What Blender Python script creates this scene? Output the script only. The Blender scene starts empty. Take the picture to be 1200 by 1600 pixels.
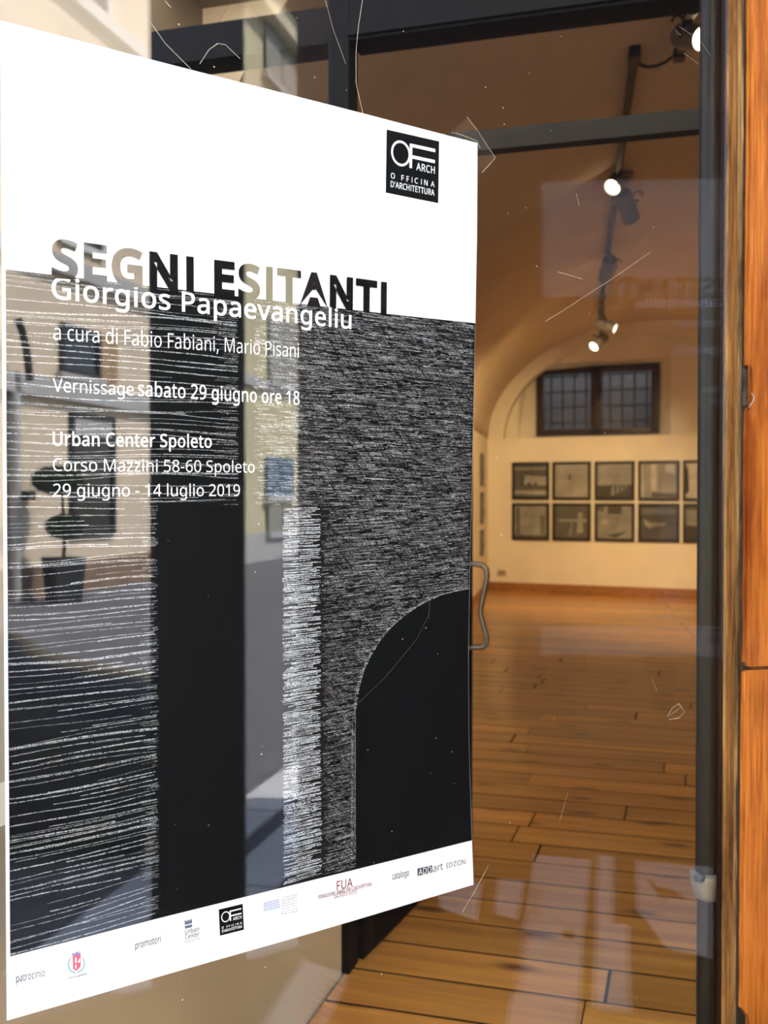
import bpy, bmesh, math, random
from mathutils import Vector, Matrix
from mathutils.geometry import tessellate_polygon

random.seed(7)
sc = bpy.context.scene
COL = sc.collection
V = Vector

# ------------------------------------------------------------------ camera, sky, sun, exposure
CAMZ, FPX, PITCH = 1.40, 1600.0, math.radians(1.0)
cam_d = bpy.data.cameras.new('camera')
cam = bpy.data.objects.new('camera', cam_d)
COL.objects.link(cam)
cam.location = (0, 0, CAMZ)
cam.rotation_euler = (math.radians(90) - PITCH, 0, 0)
cam_d.sensor_fit = 'VERTICAL'
cam_d.sensor_height = 36.0
cam_d.lens = 36.0 * FPX / 1600.0
cam_d.clip_start = 0.02
cam_d.clip_end = 300
cam_d.dof.use_dof = True
cam_d.dof.focus_distance = 1.15
cam_d.dof.aperture_fstop = 8.0
sc.camera = cam

world = bpy.data.worlds.new('world')
sc.world = world
world.use_nodes = True
wn = world.node_tree
bg = wn.nodes['Background']
sky = wn.nodes.new('ShaderNodeTexSky')
sky.sky_type = 'NISHITA'
sky.sun_disc = False
sky.sun_elevation = math.radians(52)
sky.sun_rotation = math.radians(20)
wn.links.new(sky.outputs[0], bg.inputs[0])
bg.inputs[1].default_value = 1.25

sun_d = bpy.data.lights.new('sun', 'SUN')
sun_d.energy = 27.0
sun_d.color = (1.0, 0.95, 0.88)
sun_d.angle = math.radians(0.6)
sun = bpy.data.objects.new('sun', sun_d)
COL.objects.link(sun)
sun.location = (0, 0, 20)
sun.rotation_euler = V((-0.25, -0.62, -0.80)).to_track_quat('-Z', 'Y').to_euler()

sc.view_settings.view_transform = 'Standard'
sc.view_settings.look = 'None'
sc.view_settings.gamma = 1.0
sc.view_settings.use_curve_mapping = False
sc.view_settings.exposure = 0.0

# ------------------------------------------------------------------ geometry of the view
def ray(px, py):
    x = (px - 600.0) / FPX
    y = (800.0 - py) / FPX
    f = V((0, math.cos(PITCH), -math.sin(PITCH)))
    u = V((0, math.sin(PITCH), math.cos(PITCH)))
    return (f + V((1, 0, 0)) * x + u * y)
C0 = V((0, 0, CAMZ))
TH = math.radians(34.94)
GN = V((math.sin(TH), -math.cos(TH), 0))     # glass normal, towards the street
GE = V((math.cos(TH), math.sin(TH), 0))      # along the glass, to the right
GD = 1.0
GROT = TH
def on_plane(px, py, n, d):
    """hit n.p = d"""
    r = ray(px, py)
    t = (d - n.dot(C0)) / n.dot(r)
    return C0 + r * t
def at_depth(px, py, Y):
    r = ray(px, py)
    return C0 + r * (Y / r.y)
def at_z(px, py, z):
    r = ray(px, py)
    return C0 + r * ((z - CAMZ) / r.z)
def gl(px, py, off=0.0):
    p = on_plane(px, py, GN, -(GD + off))
    return p.dot(GE), p.z
def mirror(p):
    p = V(p)
    return p - GN * (2 * (GN.dot(p) + GD))
def mdir(d):
    return d - GN * (2 * GN.dot(d))
CM = mirror(C0)
def refl_plane(px, py, p0, n):
    r = mdir(ray(px, py))
    t = n.dot(p0 - CM) / n.dot(r)
    return CM + r * t

# ------------------------------------------------------------------ materials
MATS = {}
def nodes_of(m):
    nt = m.node_tree
    return nt, nt.nodes, nt.links, nt.nodes['Principled BSDF']
def M(name, col, rough=0.6, metal=0.0, var=0.0, scale=8.0, bump=0.0, bscale=60.0, spec=0.5, stretch=(1, 1, 1), emit=None):
    if name in MATS: return MATS[name]
    m = bpy.data.materials.new(name)
    m.use_nodes = True
    nt, N, L, b = nodes_of(m)
    b.inputs['Base Color'].default_value = (*col, 1)
    b.inputs['Roughness'].default_value = rough
    b.inputs['Metallic'].default_value = metal
    b.inputs['Specular IOR Level'].default_value = spec
    if emit:
        b.inputs['Emission Color'].default_value = (*emit[0], 1)
        b.inputs['Emission Strength'].default_value = emit[1]
    if var or bump:
        tc = N.new('ShaderNodeTexCoord')
        mp = N.new('ShaderNodeMapping')
        mp.inputs['Scale'].default_value = stretch
        L.new(tc.outputs['Object'], mp.inputs[0])
    if var:
        nz = N.new('ShaderNodeTexNoise')
        nz.inputs['Scale'].default_value = scale
        nz.inputs['Detail'].default_value = 6
        L.new(mp.outputs[0], nz.inputs['Vector'])
        rp = N.new('ShaderNodeValToRGB')
        rp.color_ramp.elements[0].position = 0.3
        rp.color_ramp.elements[1].position = 0.7
        rp.color_ramp.elements[0].color = (*[c * (1 - var) for c in col], 1)
        rp.color_ramp.elements[1].color = (*[min(1, c * (1 + var)) for c in col], 1)
        L.new(nz.outputs['Fac'], rp.inputs[0])
        L.new(rp.outputs[0], b.inputs['Base Color'])
    if bump:
        n2 = N.new('ShaderNodeTexNoise')
        n2.inputs['Scale'].default_value = bscale
        n2.inputs['Detail'].default_value = 5
        L.new(mp.outputs[0], n2.inputs['Vector'])
        bp = N.new('ShaderNodeBump')
        bp.inputs['Strength'].default_value = bump
        bp.inputs['Distance'].default_value = 0.01
        L.new(n2.outputs['Fac'], bp.inputs['Height'])
        L.new(bp.outputs[0], b.inputs['Normal'])
    MATS[name] = m
    return m

def glass_mat(name, tint=(0.985, 0.992, 0.992), f0=0.043):
    if name in MATS: return MATS[name]
    m = bpy.data.materials.new(name)
    m.use_nodes = True
    nt = m.node_tree; N = nt.nodes; L = nt.links
    N.remove(N['Principled BSDF'])
    out = N['Material Output']
    geo = N.new('ShaderNodeNewGeometry')
    dot = N.new('ShaderNodeVectorMath'); dot.operation = 'DOT_PRODUCT'
    L.new(geo.outputs['Normal'], dot.inputs[0]); L.new(geo.outputs['Incoming'], dot.inputs[1])
    ab = N.new('ShaderNodeMath'); ab.operation = 'ABSOLUTE'; L.new(dot.outputs['Value'], ab.inputs[0])
    om = N.new('ShaderNodeMath'); om.operation = 'SUBTRACT'; om.inputs[0].default_value = 1.0; L.new(ab.outputs[0], om.inputs[1])
    pw = N.new('ShaderNodeMath'); pw.operation = 'POWER'; L.new(om.outputs[0], pw.inputs[0]); pw.inputs[1].default_value = 5.0
    ma = N.new('ShaderNodeMath'); ma.operation = 'MULTIPLY_ADD'; L.new(pw.outputs[0], ma.inputs[0])
    ma.inputs[1].default_value = 1 - f0; ma.inputs[2].default_value = f0
    tr = N.new('ShaderNodeBsdfTransparent'); tr.inputs[0].default_value = (*tint, 1)
    gs = N.new('ShaderNodeBsdfGlossy'); gs.inputs['Roughness'].default_value = 0.0
    mx = N.new('ShaderNodeMixShader')
    L.new(ma.outputs[0], mx.inputs[0]); L.new(tr.outputs[0], mx.inputs[1]); L.new(gs.outputs[0], mx.inputs[2])
    L.new(mx.outputs[0], out.inputs['Surface'])
    MATS[name] = m
    return m

def wood_mat(name, dark, light, scale=3.0, stretch=(1, 1, 1), rough=0.45, rnd=0.0, knots=False, bump=0.15, axis='X', coat=0.0, wear=None):
    """grain along one object axis; colour of the wood only"""
    if name in MATS: return MATS[name]
    m = bpy.data.materials.new(name)
    m.use_nodes = True
    nt, N, L, b = nodes_of(m)
    b.inputs['Roughness'].default_value = rough
    b.inputs['Coat Weight'].default_value = coat
    b.inputs['Coat Roughness'].default_value = 0.15
    tc = N.new('ShaderNodeTexCoord')
    oi = N.new('ShaderNodeObjectInfo')
    add = N.new('ShaderNodeVectorMath'); add.operation = 'MULTIPLY_ADD'
    cmb = N.new('ShaderNodeCombineXYZ')
    for i in range(3): L.new(oi.outputs['Random'], cmb.inputs[i])
    L.new(cmb.outputs[0], add.inputs[0]); add.inputs[1].default_value = (37, 23, 51)
    L.new(tc.outputs['Object'], add.inputs[2])
    mp = N.new('ShaderNodeMapping')
    s = {'X': (0.06, 1, 1), 'Z': (1, 1, 0.045)}[axis]
    mp.inputs['Scale'].default_value = s
    L.new(add.outputs[0], mp.inputs[0])
    nz = N.new('ShaderNodeTexNoise'); nz.inputs['Scale'].default_value = scale * 14; nz.inputs['Detail'].default_value = 8; nz.inputs['Roughness'].default_value = 0.65
    L.new(mp.outputs[0], nz.inputs['Vector'])
    rp = N.new('ShaderNodeValToRGB')
    rp.color_ramp.elements[0].position = 0.32; rp.color_ramp.elements[0].color = (*dark, 1)
    rp.color_ramp.elements[1].position = 0.66; rp.color_ramp.elements[1].color = (*light, 1)
    L.new(nz.outputs['Fac'], rp.inputs[0])
    col = rp.outputs[0]
    if rnd:
        hs = N.new('ShaderNodeHueSaturation')
        mr = N.new('ShaderNodeMapRange'); mr.inputs[3].default_value = 1 - rnd; mr.inputs[4].default_value = 1 + rnd
        L.new(oi.outputs['Random'], mr.inputs[0]); L.new(mr.outputs[0], hs.inputs['Value']); L.new(col, hs.inputs['Color'])
        col = hs.outputs[0]
    if knots:
        vo = N.new('ShaderNodeTexVoronoi'); vo.voronoi_dimensions = '2D' if axis == 'X' else '3D'; vo.inputs['Scale'].default_value = 3.3
        mk = N.new('ShaderNodeMapping'); mk.inputs['Scale'].default_value = (0.55, 1.4, 1) if axis == 'X' else (1.6, 1.6, 0.4)
        L.new(add.outputs[0], mk.inputs[0]); L.new(mk.outputs[0], vo.inputs['Vector'])
        kr = N.new('ShaderNodeValToRGB')
        kr.color_ramp.elements[0].position = 0.03; kr.color_ramp.elements[0].color = (0.12, 0.06, 0.03, 1)
        kr.color_ramp.elements[1].position = 0.13; kr.color_ramp.elements[1].color = (1, 1, 1, 1)
        L.new(vo.outputs['Distance'], kr.inputs[0])
        mu = N.new('ShaderNodeMix'); mu.data_type = 'RGBA'; mu.blend_type = 'MULTIPLY'; mu.inputs[0].default_value = 0.85
        L.new(col, mu.inputs[6]); L.new(kr.outputs[0], mu.inputs[7])
        col = mu.outputs[2]
    if wear:
        wz = N.new('ShaderNodeTexNoise'); wz.inputs['Scale'].default_value = wear[1]; wz.inputs['Detail'].default_value = 7; wz.inputs['Roughness'].default_value = 0.7
        wm_ = N.new('ShaderNodeMapping'); wm_.inputs['Scale'].default_value = (1, 1, 0.22) if axis == 'Z' else (0.3, 1, 1)
        L.new(add.outputs[0], wm_.inputs[0]); L.new(wm_.outputs[0], wz.inputs['Vector'])
        wr = N.new('ShaderNodeValToRGB')
        wr.color_ramp.elements[0].position = 0.36; wr.color_ramp.elements[0].color = (*wear[0], 1)
        wr.color_ramp.elements[1].position = 0.54; wr.color_ramp.elements[1].color = (1, 1, 1, 1)
        L.new(wz.outputs['Fac'], wr.inputs[0])
        wx = N.new('ShaderNodeMix'); wx.data_type = 'RGBA'; wx.blend_type = 'MULTIPLY'; wx.inputs[0].default_value = 1.0
        L.new(col, wx.inputs[6]); L.new(wr.outputs[0], wx.inputs[7]); col = wx.outputs[2]
    L.new(col, b.inputs['Base Color'])
    if bump:
        bp = N.new('ShaderNodeBump'); bp.inputs['Strength'].default_value = bump; bp.inputs['Distance'].default_value = 0.004
        L.new(nz.outputs['Fac'], bp.inputs['Height']); L.new(bp.outputs[0], b.inputs['Normal'])
    MATS[name] = m
    return m

def ink_mat(name, col, grain=0.5, scale=900):
    """pencil-like stroke: light ink broken by grain down to the black print"""
    if name in MATS: return MATS[name]
    m = bpy.data.materials.new(name); m.use_nodes = True
    nt, N, L, b = nodes_of(m)
    b.inputs['Roughness'].default_value = 0.6
    b.inputs['Specular IOR Level'].default_value = 0.15
    tc = N.new('ShaderNodeTexCoord')
    nz = N.new('ShaderNodeTexNoise'); nz.inputs['Scale'].default_value = scale; nz.inputs['Detail'].default_value = 2
    L.new(tc.outputs['Object'], nz.inputs['Vector'])
    rp = N.new('ShaderNodeValToRGB')
    rp.color_ramp.elements[0].position = grain - 0.12; rp.color_ramp.elements[0].color = (0.004, 0.0045, 0.005, 1)
    rp.color_ramp.elements[1].position = grain + 0.06; rp.color_ramp.elements[1].color = (*col, 1)
    L.new(nz.outputs['Fac'], rp.inputs[0]); L.new(rp.outputs[0], b.inputs['Base Color'])
    MATS[name] = m
    return m

# ------------------------------------------------------------------ mesh helpers
def link(o, parent=None):
    COL.objects.link(o)
    if parent is not None:
        o.parent = parent
    return o
def mesh_obj(name, verts, faces, mat, parent=None, smooth=False):
    me = bpy.data.meshes.new(name)
    me.from_pydata([tuple(v) for v in verts], [], faces)
    me.update()
    if mat is not None: me.materials.append(mat)
    if smooth:
        for p in me.polygons: p.use_smooth = True
    return link(bpy.data.objects.new(name, me), parent)
def bm_obj(name, bm, mat, parent=None, smooth=False, angle=None):
    bmesh.ops.recalc_face_normals(bm, faces=bm.faces[:])
    me = bpy.data.meshes.new(name)
    bm.to_mesh(me); bm.free()
    if mat is not None: me.materials.append(mat)
    if smooth:
        for p in me.polygons: p.use_smooth = True
        if angle:
            try: me.set_sharp_from_angle(angle=math.radians(angle))
            except Exception: pass
    return link(bpy.data.objects.new(name, me), parent)
def tag(o, label=None, cat=None, group=None, kind=None):
    if label: o['label'] = label
    if cat: o['category'] = cat
    if group: o['group'] = group
    if kind: o['kind'] = kind
    return o
def empty(name, loc, rz=0.0):
    o = bpy.data.objects.new(name, None)
    o.empty_display_size = 0.1
    o.location = loc; o.rotation_euler = (0, 0, rz)
    return link(o)
def add_box(bm, x0, x1, y0, y1, z0, z1, bevel=0.0):
    vs = [bm.verts.new(p) for p in ((x0,y0,z0),(x1,y0,z0),(x1,y1,z0),(x0,y1,z0),(x0,y0,z1),(x1,y0,z1),(x1,y1,z1),(x0,y1,z1))]
    fs = [bm.faces.new([vs[i] for i in f]) for f in ((0,3,2,1),(4,5,6,7),(0,1,5,4),(1,2,6,5),(2,3,7,6),(3,0,4,7))]
    if bevel:
        es = set(e for f in fs for e in f.edges)
        bmesh.ops.bevel(bm, geom=list(es), offset=bevel, segments=2, affect='EDGES', profile=0.7)
    return bm
def box(name, x0, x1, y0, y1, z0, z1, mat, parent=None, bevel=0.0):
    bm = bmesh.new(); add_box(bm, x0, x1, y0, y1, z0, z1, bevel)
    return bm_obj(name, bm, mat, parent, smooth=bool(bevel), angle=40)
def add_tube(bm, pts, r, seg=10, caps=True):
    pts = [V(p) for p in pts]
    rs = r if isinstance(r, (list, tuple)) else [r] * len(pts)
    rings = []
    prev = None
    for i, p in enumerate(pts):
        if i == 0: t = pts[1] - pts[0]
        elif i == len(pts) - 1: t = pts[-1] - pts[-2]
        else: t = (pts[i+1] - p).normalized() + (p - pts[i-1]).normalized()
        t.normalize()
        if prev is None:
            a = V((0, 0, 1)) if abs(t.z) < 0.9 else V((1, 0, 0))
            u = t.cross(a).normalized()
        else:
            u = (prev - t * prev.dot(t)).normalized()
        prev = u
        w = t.cross(u)
        rings.append([bm.verts.new(p + (u * math.cos(k*2*math.pi/seg) + w * math.sin(k*2*math.pi/seg)) * rs[i]) for k in range(seg)])
    for a, b in zip(rings, rings[1:]):
        for k in range(seg):
            bm.faces.new((a[k], a[(k+1) % seg], b[(k+1) % seg], b[k]))
    if caps:
        bm.faces.new(rings[0][::-1]); bm.faces.new(rings[-1])
def tube(name, pts, r, mat, parent=None, seg=12):
    bm = bmesh.new(); add_tube(bm, pts, r, seg)
    return bm_obj(name, bm, mat, parent, smooth=True, angle=50)
def lathe(name, prof, mat, parent=None, seg=24, mtx=None):
    """profile (r, z) about local z, optional matrix"""
    bm = bmesh.new(); rings = []
    for r, z in prof:
        rings.append([bm.verts.new((max(r, 1e-5)*math.cos(k*2*math.pi/seg), max(r, 1e-5)*math.sin(k*2*math.pi/seg), z)) for k in range(seg)])
    for a, b in zip(rings, rings[1:]):
        for k in range(seg): bm.faces.new((a[k], a[(k+1) % seg], b[(k+1) % seg], b[k]))
    bm.faces.new(rings[0][::-1]); bm.faces.new(rings[-1])
    if mtx is not None: bmesh.ops.transform(bm, matrix=mtx, verts=bm.verts[:])
    return bm_obj(name, bm, mat, parent, smooth=True, angle=40)
def prism(name, poly, y0, y1, mat, parent=None):
    """outline in (x, z), thickness along y"""
    bm = bmesh.new()
    a = [bm.verts.new((x, y0, z)) for x, z in poly]
    b = [bm.verts.new((x, y1, z)) for x, z in poly]
    n = len(poly)
    fa = bm.faces.new(a); fb = bm.faces.new(b[::-1])
    for i in range(n): bm.faces.new((a[i], b[i], b[(i+1) % n], a[(i+1) % n]))
    bmesh.ops.triangulate(bm, faces=[fa, fb])
    return bm_obj(name, bm, mat, parent)
def copy_tree(o, parent=None):
    c = o.copy(); COL.objects.link(c); c.parent = parent
    for ch in list(o.children): copy_tree(ch, c)
    return c

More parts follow.
